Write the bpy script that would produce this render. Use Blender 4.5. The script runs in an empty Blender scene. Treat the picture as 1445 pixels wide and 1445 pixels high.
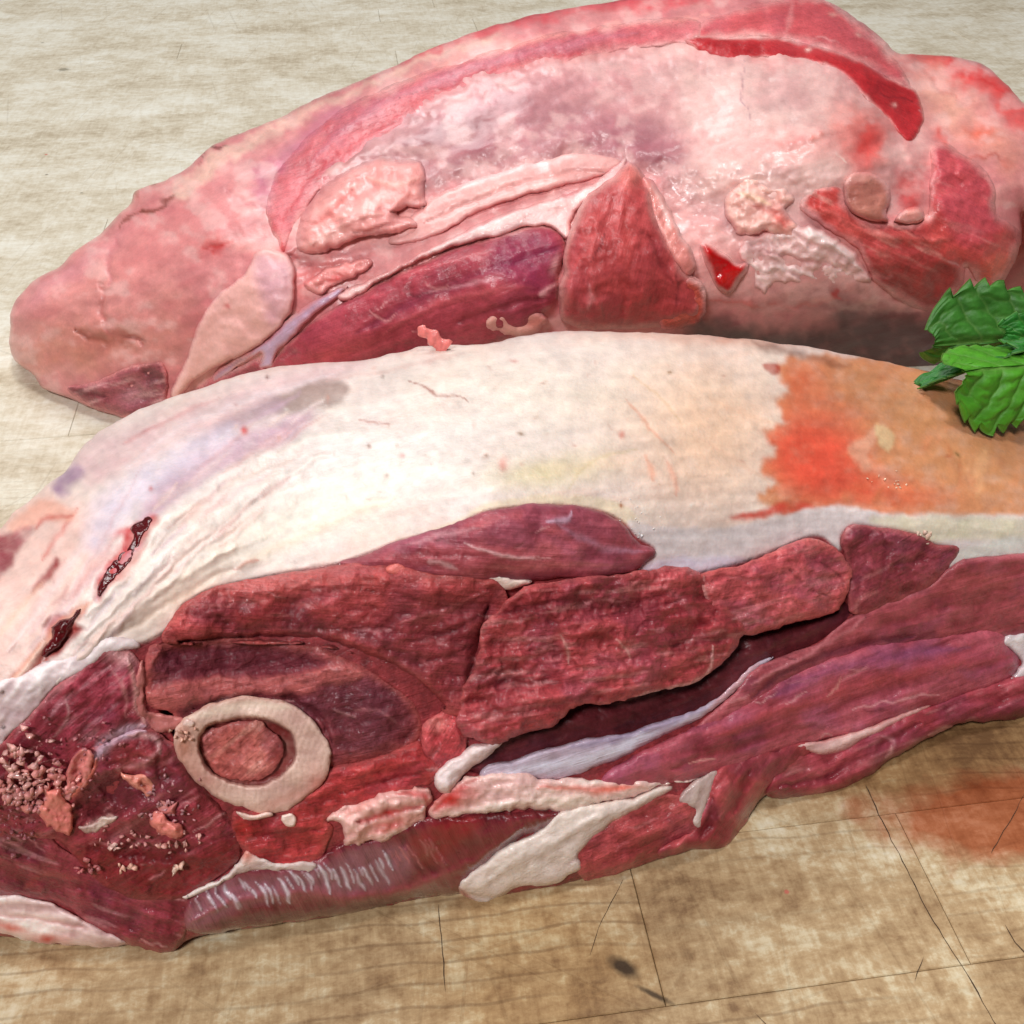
import bpy, math, random
import numpy as np
from mathutils import Vector

# ------------------------------------------------------------------ camera, light
scene = bpy.context.scene
COL = scene.collection
CAM_H, PITCH, FOV, NPX = 0.185, math.radians(38), math.radians(50), 1445.0
FPX = NPX / 2 / math.tan(FOV / 2)
cam_data = bpy.data.cameras.new('camera')
cam = bpy.data.objects.new('camera', cam_data)
COL.objects.link(cam)
cam.location = (0, 0, CAM_H)
cam.rotation_euler = (math.pi / 2 - PITCH, 0, 0)
cam_data.sensor_width = 36
cam_data.angle = FOV
cam_data.clip_start = 0.01
cam_data.clip_end = 50
scene.camera = cam

world = bpy.data.worlds.new('World')
scene.world = world
world.use_nodes = True
world.node_tree.nodes['Background'].inputs[0].default_value = (0.90, 0.95, 1.0, 1)
world.node_tree.nodes['Background'].inputs[1].default_value = 0.07


def area(name, loc, target, sx, sy, power, col):
    l = bpy.data.lights.new(name, 'AREA')
    l.shape = 'RECTANGLE'
    l.size, l.size_y, l.energy, l.color = sx, sy, power, col
    o = bpy.data.objects.new(name, l)
    COL.objects.link(o)
    o.location = loc
    o.rotation_euler = (Vector(target) - Vector(loc)).to_track_quat('-Z', 'Y').to_euler()
    return o


area('window_light', (-0.55, 1.15, 1.55), (0.0, 0.2, 0.03), 1.0, 0.8, 19.5, (1.0, 1.0, 1.0))
area('ceiling_light', (0.14, 0.16, 1.10), (0.0, 0.2, 0.0), 0.15, 0.09, 4.0, (1.0, 0.985, 0.965))
area('front_fill', (-0.30, -0.48, 0.92), (0.0, 0.15, 0.03), 0.20, 0.14, 9.0, (1.0, 0.99, 0.985))  # added fill from the camera side, brightens the cut faces
vs = scene.view_settings
vs.view_transform, vs.look, vs.exposure, vs.gamma = 'Standard', 'None', 0.0, 1.0


# ------------------------------------------------------------------ numeric helpers
def lin(c):
    c = np.asarray(c, float) / 255.0
    return np.where(c <= 0.04045, c / 12.92, ((c + 0.055) / 1.055) ** 2.4)


_perm = {}


def _tab(seed):
    if seed not in _perm:
        r = np.random.RandomState(seed + 11)
        _perm[seed] = (r.permutation(1024), r.rand(1024))
    return _perm[seed]


def vn(x, y, seed=0):
    p, v = _tab(seed)
    xi = np.floor(x).astype(int)
    yi = np.floor(y).astype(int)
    fx, fy = x - xi, y - yi
    fx = fx * fx * fx * (fx * (fx * 6 - 15) + 10)
    fy = fy * fy * fy * (fy * (fy * 6 - 15) + 10)

    def h(a, b):
        return v[(p[a & 1023] + b * 57 + (b & 7) * 131) & 1023]
    a = h(xi, yi) * (1 - fx) + h(xi + 1, yi) * fx
    b = h(xi, yi + 1) * (1 - fx) + h(xi + 1, yi + 1) * fx
    return a * (1 - fy) + b * fy


def fbm(x, y, seed=0, oct=3):
    s, a, n = 0, 0.5, 0
    for k in range(oct):
        s = s + a * vn(x + 17.3 * k, y - 9.1 * k, seed + k)
        x, y = 1.62 * x - 1.24 * y, 1.24 * x + 1.62 * y
        n += a
        a *= 0.5
    return s / n                                # 0..1


def sstep(a, b, x):
    t = np.clip((x - a) / (b - a), 0, 1)
    return t * t * (3 - 2 * t)


def spline(pts, closed=True, step=4.0):
    P_ = np.array(pts, float)
    n = len(P_)
    out = []
    rng = n if closed else n - 1
    for i in range(rng):
        if closed:
            p0, p1, p2, p3 = P_[(i - 1) % n], P_[i], P_[(i + 1) % n], P_[(i + 2) % n]
        else:
            p0, p1, p2, p3 = P_[max(i - 1, 0)], P_[i], P_[i + 1], P_[min(i + 2, n - 1)]
        L = np.linalg.norm(p2 - p1)
        m = max(1, min(8, int(L / step)))
        # centripetal-like: limit the tangents so short edges stay tight
        t1 = (p2 - p0) * 0.5
        t2 = (p3 - p1) * 0.5
        for t in (t1, t2):
            q = np.linalg.norm(t)
            if q > L:
                t *= L / q
        for k in range(m):
            s = k / m
            out.append((2 * s**3 - 3 * s**2 + 1) * p1 + (s**3 - 2 * s**2 + s) * t1
                       + (-2 * s**3 + 3 * s**2) * p2 + (s**3 - s**2) * t2)
    if not closed:
        out.append(P_[-1])
    return np.array(out)


def roughen(poly, amp, scale, seed):
    nx = fbm(poly[:, 0] / scale, poly[:, 1] / scale, seed, 3) - 0.5
    ny = fbm(poly[:, 0] / scale + 50, poly[:, 1] / scale + 50, seed, 3) - 0.5
    return poly + np.stack([nx, ny], 1) * 2 * amp


def seg_near(X, Y, poly, closed):
    """distance to a polyline, nearest point and arc parameter 0..1"""
    A = poly
    B = np.roll(poly, -1, 0) if closed else poly[1:]
    if not closed:
        A = poly[:-1]
    D = B - A
    LL = (D ** 2).sum(1) + 1e-9
    cum = np.concatenate([[0], np.cumsum(np.sqrt(LL))])
    best = np.full(X.shape, 1e18)
    bx, by, bs = np.zeros_like(X), np.zeros_like(X), np.zeros_like(X)
    for i in range(len(A)):
        t = np.clip(((X - A[i, 0]) * D[i, 0] + (Y - A[i, 1]) * D[i, 1]) / LL[i], 0, 1)
        qx, qy = A[i, 0] + t * D[i, 0], A[i, 1] + t * D[i, 1]
        d = (X - qx) ** 2 + (Y - qy) ** 2
        m = d < best
        best[m] = d[m]
        bx[m], by[m] = qx[m], qy[m]
        bs[m] = (cum[i] + t[m] * math.sqrt(LL[i])) / cum[-1]
    return np.sqrt(best), bx, by, bs


def inside(X, Y, poly):
    c = np.zeros(X.shape, bool)
    x0, y0 = poly[:, 0], poly[:, 1]
    x1, y1 = np.roll(x0, -1), np.roll(y0, -1)
    for i in range(len(poly)):
        if y0[i] == y1[i]:
            continue
        m = (y0[i] > Y) != (y1[i] > Y)
        xs = (x1[i] - x0[i]) * (Y - y0[i]) / (y1[i] - y0[i]) + x0[i]
        c ^= m & (X < xs)
    return c


def sdf(X, Y, poly):
    d, bx, by, _ = seg_near(X, Y, poly, True)
    return np.where(inside(X, Y, poly), d, -d), bx, by


def dirs(px, py):
    a = (px - NPX / 2) / FPX
    b = (NPX / 2 - py) / FPX
    c, s = math.cos(PITCH), math.sin(PITCH)
    return np.stack([a, c + b * s, -s + b * c], -1)


def at(px, py, z=None, y=None, t=None):
    d = dirs(np.asarray(px, float), np.asarray(py, float))
    if z is not None:
        t = (z - CAM_H) / d[..., 2]
    elif y is not None:
        t = y / d[..., 1]
    return np.array([0, 0, CAM_H]) + d * np.asarray(t)[..., None]


# ------------------------------------------------------------------ the form of a leg
class Form:
    """A smooth body surface through measured points on the real leg (y = distance
    from the camera's foot on the table, cm), rounded towards its outline."""

    def __init__(s, pts, outline, R_top, R_bot, ymid):
        s.c = np.array([(a, b) for a, b, _ in pts], float) / 500
        t = []
        for a, b, y in pts:
            d = dirs(np.array(float(a)), np.array(float(b)))
            t.append(y / 100 / d[1])
        n = len(pts)
        K = s.k(s.c[:, None, 0] - s.c[None, :, 0], s.c[:, None, 1] - s.c[None, :, 1])
        K += np.eye(n) * 2e-3
        Pm = np.concatenate([np.ones((n, 1)), s.c], 1)
        M = np.block([[K, Pm], [Pm.T, np.zeros((3, 3))]])
        s.w = np.linalg.solve(M, np.concatenate([t, [0, 0, 0]]))
        s.out = roughen(spline(outline), 2.5, 22, 5)
        s.Rt, s.Rb, s.ymid = R_top, R_bot, ymid
        s.extra = []

    @staticmethod
    def k(dx, dy):
        r2 = dx * dx + dy * dy + 1e-12
        return 0.5 * r2 * np.log(r2)

    def t(s, X, Y):
        x, y = X / 500, Y / 500
        v = s.w[-3] + s.w[-2] * x + s.w[-1] * y
        for i in range(len(s.c)):
            v = v + s.w[i] * s.k(x - s.c[i, 0], y - s.c[i, 1])
        d, bx, by, _ = seg_near(X, Y, s.out, True)
        ins = inside(X, Y, s.out)
        d = np.where(ins, d, 0)
        top = sstep(60, -60, by - s.ymid(bx))
        R = s.Rb + (s.Rt - s.Rb) * top
        q = np.clip(d / R, 0, 1)
        depth = R * 0.9 * (1 - np.sqrt(np.clip(1 - (1 - q) ** 2, 0, 1)))
        v = v * (1 + depth / FPX)
        for f in s.extra:
            v = v * (1 - f(X, Y) / FPX)
        return v


# ------------------------------------------------------------------ surface features
class Line:
    clip = None

    def __init__(s, pts, w, col=None, a=1.0, h=0, taper=True, to=None):
        s.p = spline(pts, False) if len(pts) > 2 else np.array(pts, float)
        s.w, s.col, s.a, s.h, s.taper, s.to = w, col, a, h, taper, to

    def mask(s, X, Y):
        m = np.zeros(X.shape)
        e = s.w * 2.5
        b = ((X > s.p[:, 0].min() - e) & (X < s.p[:, 0].max() + e)
             & (Y > s.p[:, 1].min() - e) & (Y < s.p[:, 1].max() + e))
        if not b.any():
            return m
        d, _, _, u = seg_near(X[b], Y[b], s.p, False)
        w = s.w * (np.sqrt(np.clip(np.sin(np.pi * np.clip(u, 0.01, 0.99)), 0, 1)) if s.taper else 1)
        m[b] = np.exp(-(d / (w + 1e-6)) ** 2)
        return m


class Poly:
    def __init__(s, pts, soft, col=None, a=1.0, h=0, to=None, rag=0, scale=20, clip=None):
        s.clip = clip
        s.p = spline(pts)
        if rag:
            s.p = roughen(s.p, rag, scale, 3)
        s.soft, s.col, s.a, s.h, s.to = soft, col, a, h, to

    def mask(s, X, Y):
        m = np.zeros(X.shape)
        e = s.soft + 4
        b = ((X > s.p[:, 0].min() - e) & (X < s.p[:, 0].max() + e)
             & (Y > s.p[:, 1].min() - e) & (Y < s.p[:, 1].max() + e))
        if not b.any():
            return m
        d, _, _ = sdf(X[b], Y[b], s.p)
        m[b] = sstep(-s.soft, s.soft, d)
        return m


class Blob:
    def __init__(s, cx, cy, rx, ry, ang=0, col=None, a=1.0, h=0, to=None, hard=1.0, clip=None):
        s.clip = clip
        s.c = (cx, cy, rx, ry, math.radians(ang))
        s.col, s.a, s.h, s.to, s.hard = col, a, h, to, hard

    def mask(s, X, Y):
        cx, cy, rx, ry, g = s.c
        dx, dy = X - cx, Y - cy
        u = (dx * math.cos(g) + dy * math.sin(g)) / rx
        v = (-dx * math.sin(g) + dy * math.cos(g)) / ry
        return np.exp(-((u * u + v * v) ** s.hard))


def apply_feats(feats, X, Y, col, h, name, warp=3.0):
    wx = X + (fbm(X / 14, Y / 14, 71) - 0.5) * 2 * warp + (fbm(X / 45, Y / 45, 72) - 0.5) * 2 * warp * 1.5
    wy = Y + (fbm(X / 14 + 9, Y / 14, 73) - 0.5) * 2 * warp + (fbm(X / 45, Y / 45 + 7, 74) - 0.5) * 2 * warp * 1.5
    vary = fbm(X / 16 + 40, Y / 13, 77, 3)
    for f in feats:
        if f.to is not None and name not in f.to:
            continue
        m = f.mask(wx, wy)
        if f.clip is not None:
            m = m * f.clip.mask(wx, wy)
        if f.h:
            h = h + f.h * m
        if f.col is not None:
            k = (m * np.clip(f.a * (0.7 + 0.6 * vary), 0, 1))[:, None]
            col = col * (1 - k) + lin(f.col)[None] * k
    return col, h


# ------------------------------------------------------------------ mesh output
def grid_region(poly, step):
    x0, y0 = np.floor(poly.min(0) / step) - 1
    x1, y1 = np.ceil(poly.max(0) / step) + 1
    xs, ys = np.arange(x0, x1 + 1) * step, np.arange(y0, y1 + 1) * step
    cx, cy = np.meshgrid(xs[:-1] + step / 2, ys[:-1] + step / 2)
    keep = inside(cx.ravel(), cy.ravel(), poly)
    nx = len(xs)
    j, i = np.divmod(np.nonzero(keep)[0], nx - 1)
    a = j * nx + i
    F = np.stack([a, a + nx, a + nx + 1, a + 1], 1)      # faces the camera
    used, inv = np.unique(F, return_inverse=True)
    F = inv.reshape(-1, 4)
    X, Y = xs[used % nx].astype(float), ys[used // nx].astype(float)
    E = np.concatenate([F[:, [0, 1]], F[:, [1, 2]], F[:, [2, 3]], F[:, [3, 0]]])
    key = E.min(1).astype(np.int64) * len(X) + E.max(1)
    _, first, cnt = np.unique(key, return_index=True, return_counts=True)
    BE = E[first[cnt == 1]]
    return X, Y, F, BE


def make_mesh(name, V, F, mat, parent, col=None, fib=None, smooth=True):
    me = bpy.data.meshes.new(name)
    F = np.asarray(F)
    me.vertices.add(len(V))
    me.vertices.foreach_set('co', np.ascontiguousarray(V, np.float32).ravel())
    k = F.shape[1]
    me.loops.add(F.size)
    me.loops.foreach_set('vertex_index', np.ascontiguousarray(F, np.int32).ravel())
    me.polygons.add(len(F))
    me.polygons.foreach_set('loop_start', np.arange(0, F.size, k, dtype=np.int32))
    me.polygons.foreach_set('use_smooth', np.full(len(F), smooth))
    me.update(calc_edges=True)
    me.validate()
    if col is not None and len(me.vertices) == len(V):
        at_ = me.attributes.new('Col', 'FLOAT_COLOR', 'POINT')
        c4 = np.concatenate([np.clip(col, 0, 1), np.ones((len(V), 1))], 1)
        at_.data.foreach_set('color', c4.astype(np.float32).ravel())
    if fib is not None and len(me.vertices) == len(V):
        at_ = me.attributes.new('fib', 'FLOAT_VECTOR', 'POINT')
        at_.data.foreach_set('vector', fib.astype(np.float32).ravel())
    me.materials.append(mat)
    o = bpy.data.objects.new(name, me)
    COL.objects.link(o)
    o.parent = parent
    return o


def empty(name, label, cat, loc=(0, 0, 0), group=None):
    o = bpy.data.objects.new(name, None)
    COL.objects.link(o)
    o.location = loc
    o.empty_display_size = 0.02
    o['label'], o['category'] = label, cat
    if group:
        o['group'] = group
    bpy.context.view_layer.update()
    return o


def fibre(X, Y, ang, bend=0.0, cx=0, cy=0):
    """coordinates along and across the muscle fibres"""
    g = math.radians(ang)
    dx, dy = X - cx, Y - cy
    u = dx * math.cos(g) - dy * math.sin(g)
    v = dx * math.sin(g) + dy * math.cos(g)
    v = v + bend * (u / 300) ** 2 * 100
    return u, v


def piece(name, parent, form, pts, mat, col, *, lift=4, puff=10, R=22, sink=6, step=2.6,
          ang=15, bend=0, fib=1.2, lump=2.0, gran=0.5, dark=0.5, streak=0.3, pale=None,
          palea=0.4, rim=None, rimw=8, rima=0.5, rag=2.0, seed=None, feats=(), skirt=14,
          tilt=(0, 0), label=None, blend=0, flat=1.0, crev=0.0, hue=0.0, marb=0.0, grow=0.0):
    """A muscle, fat or bone piece bedded in the body: rounded rim, own relief and colour"""
    seed = (sum(map(ord, name)) + len(COL.objects) * 7) % 900 if seed is None else seed
    poly = roughen(roughen(spline(pts), min(rag, 3) * 1.6, 34, seed + 3), rag, 9, seed)
    if grow:
        tg = np.roll(poly, -2, 0) - np.roll(poly, 2, 0)
        nr = np.stack([tg[:, 1], -tg[:, 0]], 1)
        nr /= np.linalg.norm(nr, axis=1)[:, None] + 1e-9
        a2 = (poly[:, 0] * np.roll(poly[:, 1], -1) - np.roll(poly[:, 0], -1) * poly[:, 1]).sum()
        poly = poly + nr * grow * (1 if a2 > 0 else -1)
    X, Y, F, BE = grid_region(poly, step)
    d, bx, by, _ = seg_near(X, Y, poly, True)
    ins = inside(X, Y, poly)
    bd = np.unique(BE)
    X[bd], Y[bd] = bx[bd], by[bd]
    d = np.where(ins, d, 0)
    d[bd] = 0
    q = np.clip(d / (R * (0.55 + 0.9 * fbm(X / 50, Y / 50 + 9, seed + 8, 2))), 0, 1)
    prof = np.sqrt(np.clip(1 - (1 - q) ** 2, 0, 1))
    ev = fbm(X / 45 + 31, Y / 45, seed + 6, 2)
    h = lift - sink * (0.1 + 1.9 * sstep(0.45, 0.8, ev)) * (1 - np.clip(d / (R * 0.35), 0, 1)) ** 2
    h = h + puff * (0.55 + 0.9 * fbm(X / 110, Y / 90, seed + 7, 2)) * prof
    cx, cy = X.mean(), Y.mean()
    h = h + tilt[0] * (X - cx) / 100 + tilt[1] * (Y - cy) / 100
    u, v = fibre(X, Y, ang, bend, cx, cy)
    wob = fbm(X / 40, Y / 40, seed + 5) * 12
    n1 = fbm(u / 60, (v + wob) / 9.5, seed + 1, 2)
    n2 = fbm(X / 26, Y / 26, seed + 2, 3)
    n3 = fbm(X / 8, Y / 8, seed + 3, 2)
    n4 = fbm(u / 160, (v + wob) / 26, seed + 4, 2)
    h = h + (fib * (n1 - 0.5) * 4 + lump * (n2 - 0.5) * 5 + gran * (n3 - 0.5) * 4) * np.clip(d / 10, 0.25, 1)
    cr = fbm(u / 75 + 7, (v + wob * 1.5) / 14, seed + 14, 2)
    groove = np.exp(-((cr - 0.5) / 0.022) ** 2) * sstep(0.42, 0.6, fbm(X / 50, Y / 40 + 3, seed + 15, 2))
    h = h - crev * groove * np.clip(d / 12, 0, 1)
    h = h + lump * (fbm(X / 60, Y / 50, seed + 16, 2) - 0.5) * 5 * np.clip(d / 20, 0, 1)
    c = np.repeat(lin(col)[None], len(X), 0)
    var = 1 + dark * ((n2 - 0.5) * 1.3 + (n4 - 0.5) * 1.3) + streak * (n1 - 0.5) * 2.2 + 0.5 * dark * (n3 - 0.5)
    var = np.clip(var, 0.3, 1.9)[:, None]
    c = c * var ** np.array([0.8, 1.15, 1.1])
    if hue:
        k = (sstep(0.45, 0.72, fbm(X / 48 + 60, Y / 36, seed + 20, 3)) * hue)[:, None]
        c = c * (1 - k) + c * np.array([0.66, 0.78, 1.05]) * k
        k = (sstep(0.52, 0.75, fbm(X / 40 - 60, Y / 30, seed + 21, 3)) * hue)[:, None]
        c = c * (1 - k) + c * np.array([1.18, 1.45, 1.38]) * k
    if pale is not None:
        k = (sstep(0.60, 0.80, fbm(u / 55 + 3, v / 9, seed + 9, 3)) * palea)[:, None]
        c = c * (1 - k) + lin(pale) * k
    if rim is not None:
        k = (np.exp(-(d / (rimw * (0.5 + n2))) ** 2) * rima)[:, None]
        c = c * (1 - k) + lin(rim) * k
    c, h = apply_feats(feats, X, Y, c, h, name)
    if marb:
        rm = np.random.RandomState(seed + 1)
        g0 = math.radians(-ang)
        ml = []
        for _ in range(int(len(X) * step * step / 5200 * marb) + 1):
            i = rm.randint(len(X))
            g = g0 + rm.uniform(-0.35, 0.35)
            L_ = rm.uniform(12, 60)
            ax_, ay_ = math.cos(g) * L_, math.sin(g) * L_
            ml.append(Line([(X[i], Y[i]), (X[i] + ax_ * 0.5 + rm.uniform(-3, 3), Y[i] + ay_ * 0.5 + rm.uniform(-3, 3)), (X[i] + ax_, Y[i] + ay_)],
                           rm.uniform(0.9, 2.2), [(222, 160, 160), (206, 130, 134), (84, 24, 32)][rm.randint(3)], rm.uniform(0.25, 0.7), h=rm.uniform(-2, 1.5)))
        c, h = apply_feats(ml, X, Y, c, h, name, warp=4)
    if blend:
        wb = blend * (0.3 + 1.6 * fbm(X / 22, Y / 22, seed + 12, 2))
        k = (1 - sstep(0, 1, d / wb)) * 0.95
        near_ = k > 0.01
        bc = form.tone(X[near_], Y[near_], d[near_] + 30, np.zeros(near_.sum()))[0]
        c[near_] = c[near_] * (1 - k[near_, None]) + bc * k[near_, None]
    T = form.t(X, Y) * (1 - h * flat / FPX)
    V = at(X, Y, t=T)
    # wall round the rim, going into the body
    order = bd
    idx = -np.ones(len(X), int)
    idx[order] = len(X) + np.arange(len(order))
    V2 = at(X[order], Y[order], t=T[order] * (1 + skirt / FPX))
    W = np.stack([BE[:, 0], idx[BE[:, 0]], idx[BE[:, 1]], BE[:, 1]], 1)
    V = np.concatenate([V, V2])
    F = np.concatenate([F, W])
    c = np.concatenate([c, c[order] * 0.9])
    fb = np.stack([u / 100, v / 100, h / 100], 1)
    fb = np.concatenate([fb, fb[order]])
    if parent is not None:
        V = V - np.array(parent.matrix_world.translation)
    o = make_mesh(name, V, F, mat, parent, c, fb)
    if label:
        o['label'] = label
    return o


def shell(parent, form, tone, cut, upper, lower, reach2, step=2.6):
    """the body itself: visible side from the form, then round the back and underneath"""
    X, Y, F, BE = grid_region(form.out, step)
    d, bx, by, _ = seg_near(X, Y, form.out, True)
    bd = np.unique(BE)
    X[bd], Y[bd] = bx[bd], by[bd]
    d[bd] = 0
    if cut is not None:
        sc, _, _ = sdf(X, Y, cut)
        k = sstep(-3, 4, sc)
        fc = inside(X[F].mean(1), Y[F].mean(1), cut)
    else:
        k = np.zeros_like(X)
        fc = np.zeros(len(F), bool)
    col, h, fb = tone(X, Y, d, k)
    V = at(X, Y, t=form.t(X, Y) * (1 - h / FPX))
    nb = len(bd)
    P0 = V[bd]
    D = dirs(X[bd], Y[bd])
    D /= np.linalg.norm(D, axis=1)[:, None]
    top = sstep(60, -60, Y[bd] - form.ymid(X[bd]))
    reach = (reach2[0] + (reach2[1] - reach2[0]) * top)[:, None]
    Q = P0 + np.concatenate([np.zeros((nb, 1)), reach * 0.75, np.zeros((nb, 1))], 1)
    under = (1 - top) * (P0[:, 2] / -D[:, 2]) * D[:, 1] * 1.04
    Q[:, 1] = np.maximum(Q[:, 1], P0[:, 1] + np.where(P0[:, 2] > 0.008, under, 0))
    Q[:, 2] = 0.0012
    Mid = P0 + D * reach
    Mid[:, 2] = np.minimum(Mid[:, 2], P0[:, 2]) * 0.8
    lo = ((1 - top) * (P0[:, 2] > 0.008))[:, None]
    Mid = Mid * (1 - lo) + (P0 * 0.5 + Q * 0.5 + [0, 0.006, 0]) * lo
    base = len(V)
    allV, allC, allB, fl = [V], [col], [fb], []
    mp = -np.ones(len(X), int)
    mp[bd] = np.arange(nb)
    a, b = mp[BE[:, 0]], mp[BE[:, 1]]
    prev = bd
    for r, s in enumerate((0.12, 0.3, 0.5, 0.72, 0.88, 1.0)):
        cur = base + r * nb + np.arange(nb)
        allV.append((1 - s) ** 2 * P0 + 2 * s * (1 - s) * Mid + s * s * Q)
        allC.append(col[bd])
        allB.append(fb[bd] + [[s, 0, 0]])
        fl.append(np.stack([prev[a], cur[a], cur[b], prev[b]], 1))
        prev = cur
    V, col, fb = np.concatenate(allV), np.concatenate(allC), np.concatenate(allB)
    SH = np.concatenate(fl)
    up = np.ones(len(BE), bool) if cut is None else ~inside(X[BE].mean(1), Y[BE].mean(1), cut)
    up = np.concatenate([up] * 6)
    origin = np.array(parent.matrix_world.translation)
    for sel, (nm, mat) in ((np.concatenate([F[~fc], SH[up]]), upper), (np.concatenate([F[fc], SH[~up]]), lower)):
        if len(sel) == 0:
            continue
        used, inv = np.unique(sel, return_inverse=True)
        make_mesh(nm, V[used] - origin, inv.reshape(-1, 4), mat, parent, col[used], fb[used])


# ------------------------------------------------------------------ materials
class NT:
    def __init__(s, name):
        s.m = bpy.data.materials.new(name)
        s.m.use_nodes = True
        s.nt = s.m.node_tree
        s.b = s.nt.nodes['Principled BSDF']

    def n(s, typ, **kw):
        x = s.nt.nodes.new(typ)
        for k, v in kw.items():
            if k.startswith('_'):
                setattr(x, k[1:], v)
            else:
                x.inputs[k.replace('__', ' ')].default_value = v
        return x

    def l(s, a, b):
        s.nt.links.new(a, b)

    def noise(s, vec, scale, detail=3, rough=0.5, dist=0.0):
        x = s.n('ShaderNodeTexNoise', Scale=scale, Detail=detail, Roughness=rough, Distortion=dist)
        s.l(vec, x.inputs['Vector'])
        return x.outputs['Fac']

    def ramp(s, fac, stops):
        r = s.n('ShaderNodeValToRGB')
        e = r.color_ramp.elements
        while len(e) < len(stops):
            e.new(0.5)
        for i, (p, c) in enumerate(stops):
            e[i].position = p
            e[i].color = (*(c if hasattr(c, '__len__') else (c, c, c)), 1)
        s.l(fac, r.inputs[0])
        return r.outputs[0]

    def mix(s, fac, a, b, mode='MIX'):
        m = s.n('ShaderNodeMix', _data_type='RGBA', _blend_type=mode)
        for v, i in ((fac, 0), (a, 6), (b, 7)):
            if isinstance(v, (int, float)):
                m.inputs[i].default_value = v if i == 0 else (v, v, v, 1)
            elif isinstance(v, tuple):
                m.inputs[i].default_value = (*v, 1)
            else:
                s.l(v, m.inputs[i])
        return m.outputs[2]

    def math(s, op, a, b=0.0, c=0.0):
        m = s.n('ShaderNodeMath', _operation=op)
        for i, v in enumerate((a, b, c)):
            if isinstance(v, (int, float)):
                m.inputs[i].default_value = v
            else:
                s.l(v, m.inputs[i])
        return m.outputs[0]

    def mapping(s, vec, scale=(1, 1, 1), rot=(0, 0, 0), loc=(0, 0, 0)):
        m = s.n('ShaderNodeMapping')
        m.inputs['Scale'].default_value = scale
        m.inputs['Rotation'].default_value = rot
        m.inputs['Location'].default_value = loc
        s.l(vec, m.inputs['Vector'])
        return m.outputs[0]

    def bump(s, h, strength, dist, prev=None):
        b = s.n('ShaderNodeBump', Strength=strength, Distance=dist)
        s.l(h, b.inputs['Height'])
        if prev is not None:
            s.l(prev, b.inputs['Normal'])
        return b.outputs[0]


def flesh(name, rough=0.42, coat=0.35, coatr=0.16, sss=0.12, grain=1.0, fibre_=1.0, fine=1.0,
          mott=0.25, radius=(1.0, 0.32, 0.22), scale=0.0008, sheenvar=0.5, beads=0.5, spec=0.4):
    t = NT(name)
    a = t.n('ShaderNodeAttribute', _attribute_name='Col')
    f = t.n('ShaderNodeAttribute', _attribute_name='fib')
    pos = t.n('ShaderNodeNewGeometry').outputs['Position']
    fv = t.mapping(f.outputs['Vector'], (1.8, 30, 1))
    nf = t.noise(fv, 1.0, 4, 0.62, 0.25)
    ng = t.noise(pos, 1700, 3, 0.65)
    nm = t.noise(pos, 430, 4, 0.68)
    nl = t.noise(pos, 130, 3, 0.6)
    # colour: fine mottling and fibre streaks over the painted tone
    k = t.math('ADD', t.math('MULTIPLY', t.math('SUBTRACT', nm, 0.5), mott * 3.0),
               t.math('MULTIPLY', t.math('SUBTRACT', nf, 0.5), mott * 3.2 * fibre_))
    k = t.math('ADD', k, t.math('MULTIPLY', t.math('SUBTRACT', ng, 0.5), mott * 2.6))
    k = t.math('ADD', k, 1.0)
    sc = t.n('ShaderNodeVectorMath', _operation='SCALE')
    t.l(a.outputs['Color'], sc.inputs[0])
    t.l(k, sc.inputs['Scale'])
    t.l(sc.outputs[0], t.b.inputs['Base Color'])
    nb = t.bump(nl, 0.35 * grain, 0.0016)
    nb = t.bump(nf, 0.55 * fibre_, 0.0006, nb)
    nb = t.bump(nm, 0.6 * grain, 0.0006, nb)
    nb = t.bump(ng, 0.5 * fine, 0.00025, nb)
    t.l(nb, t.b.inputs['Normal'])
    cb = t.bump(nl, 0.3 * grain, 0.0016)
    cb = t.bump(nf, 0.35 * fibre_, 0.0006, cb)
    cb = t.bump(nm, 0.5 * grain, 0.0006, cb)
    cb = t.bump(ng, 0.4 * fine, 0.0002, cb)
    # beads of moisture standing on the surface
    vo = t.n('ShaderNodeTexVoronoi', Scale=820.0, Randomness=1.0)
    t.l(pos, vo.inputs['Vector'])
    bead = t.math('MULTIPLY', t.ramp(vo.outputs['Distance'], [(0.0, 1.0), (0.38, 0.0)]),
                  t.ramp(t.noise(pos, 150, 3, 0.6), [(0.50, 0.0), (0.62, 1.0)]))
    cb = t.bump(bead, beads, 0.0005, cb)
    t.l(cb, t.b.inputs['Coat Normal'])
    # wet in patches
    wet = t.ramp(t.noise(pos, 55, 3, 0.6), [(0.38, 0.25), (0.62, 1.0)])
    t.l(t.math('MULTIPLY', wet, coat), t.b.inputs['Coat Weight'])
    t.b.inputs['Coat Roughness'].default_value = coatr
    t.b.inputs['Coat IOR'].default_value = 1.38
    t.l(t.math('SUBTRACT', rough + sheenvar * 0.12, t.math('MULTIPLY', wet, sheenvar * 0.24)), t.b.inputs['Roughness'])
    t.b.inputs['Subsurface Weight'].default_value = sss
    t.b.inputs['Subsurface Radius'].default_value = radius
    t.b.inputs['Subsurface Scale'].default_value = scale
    t.b.inputs['Specular IOR Level'].default_value = spec
    return t.m


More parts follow.
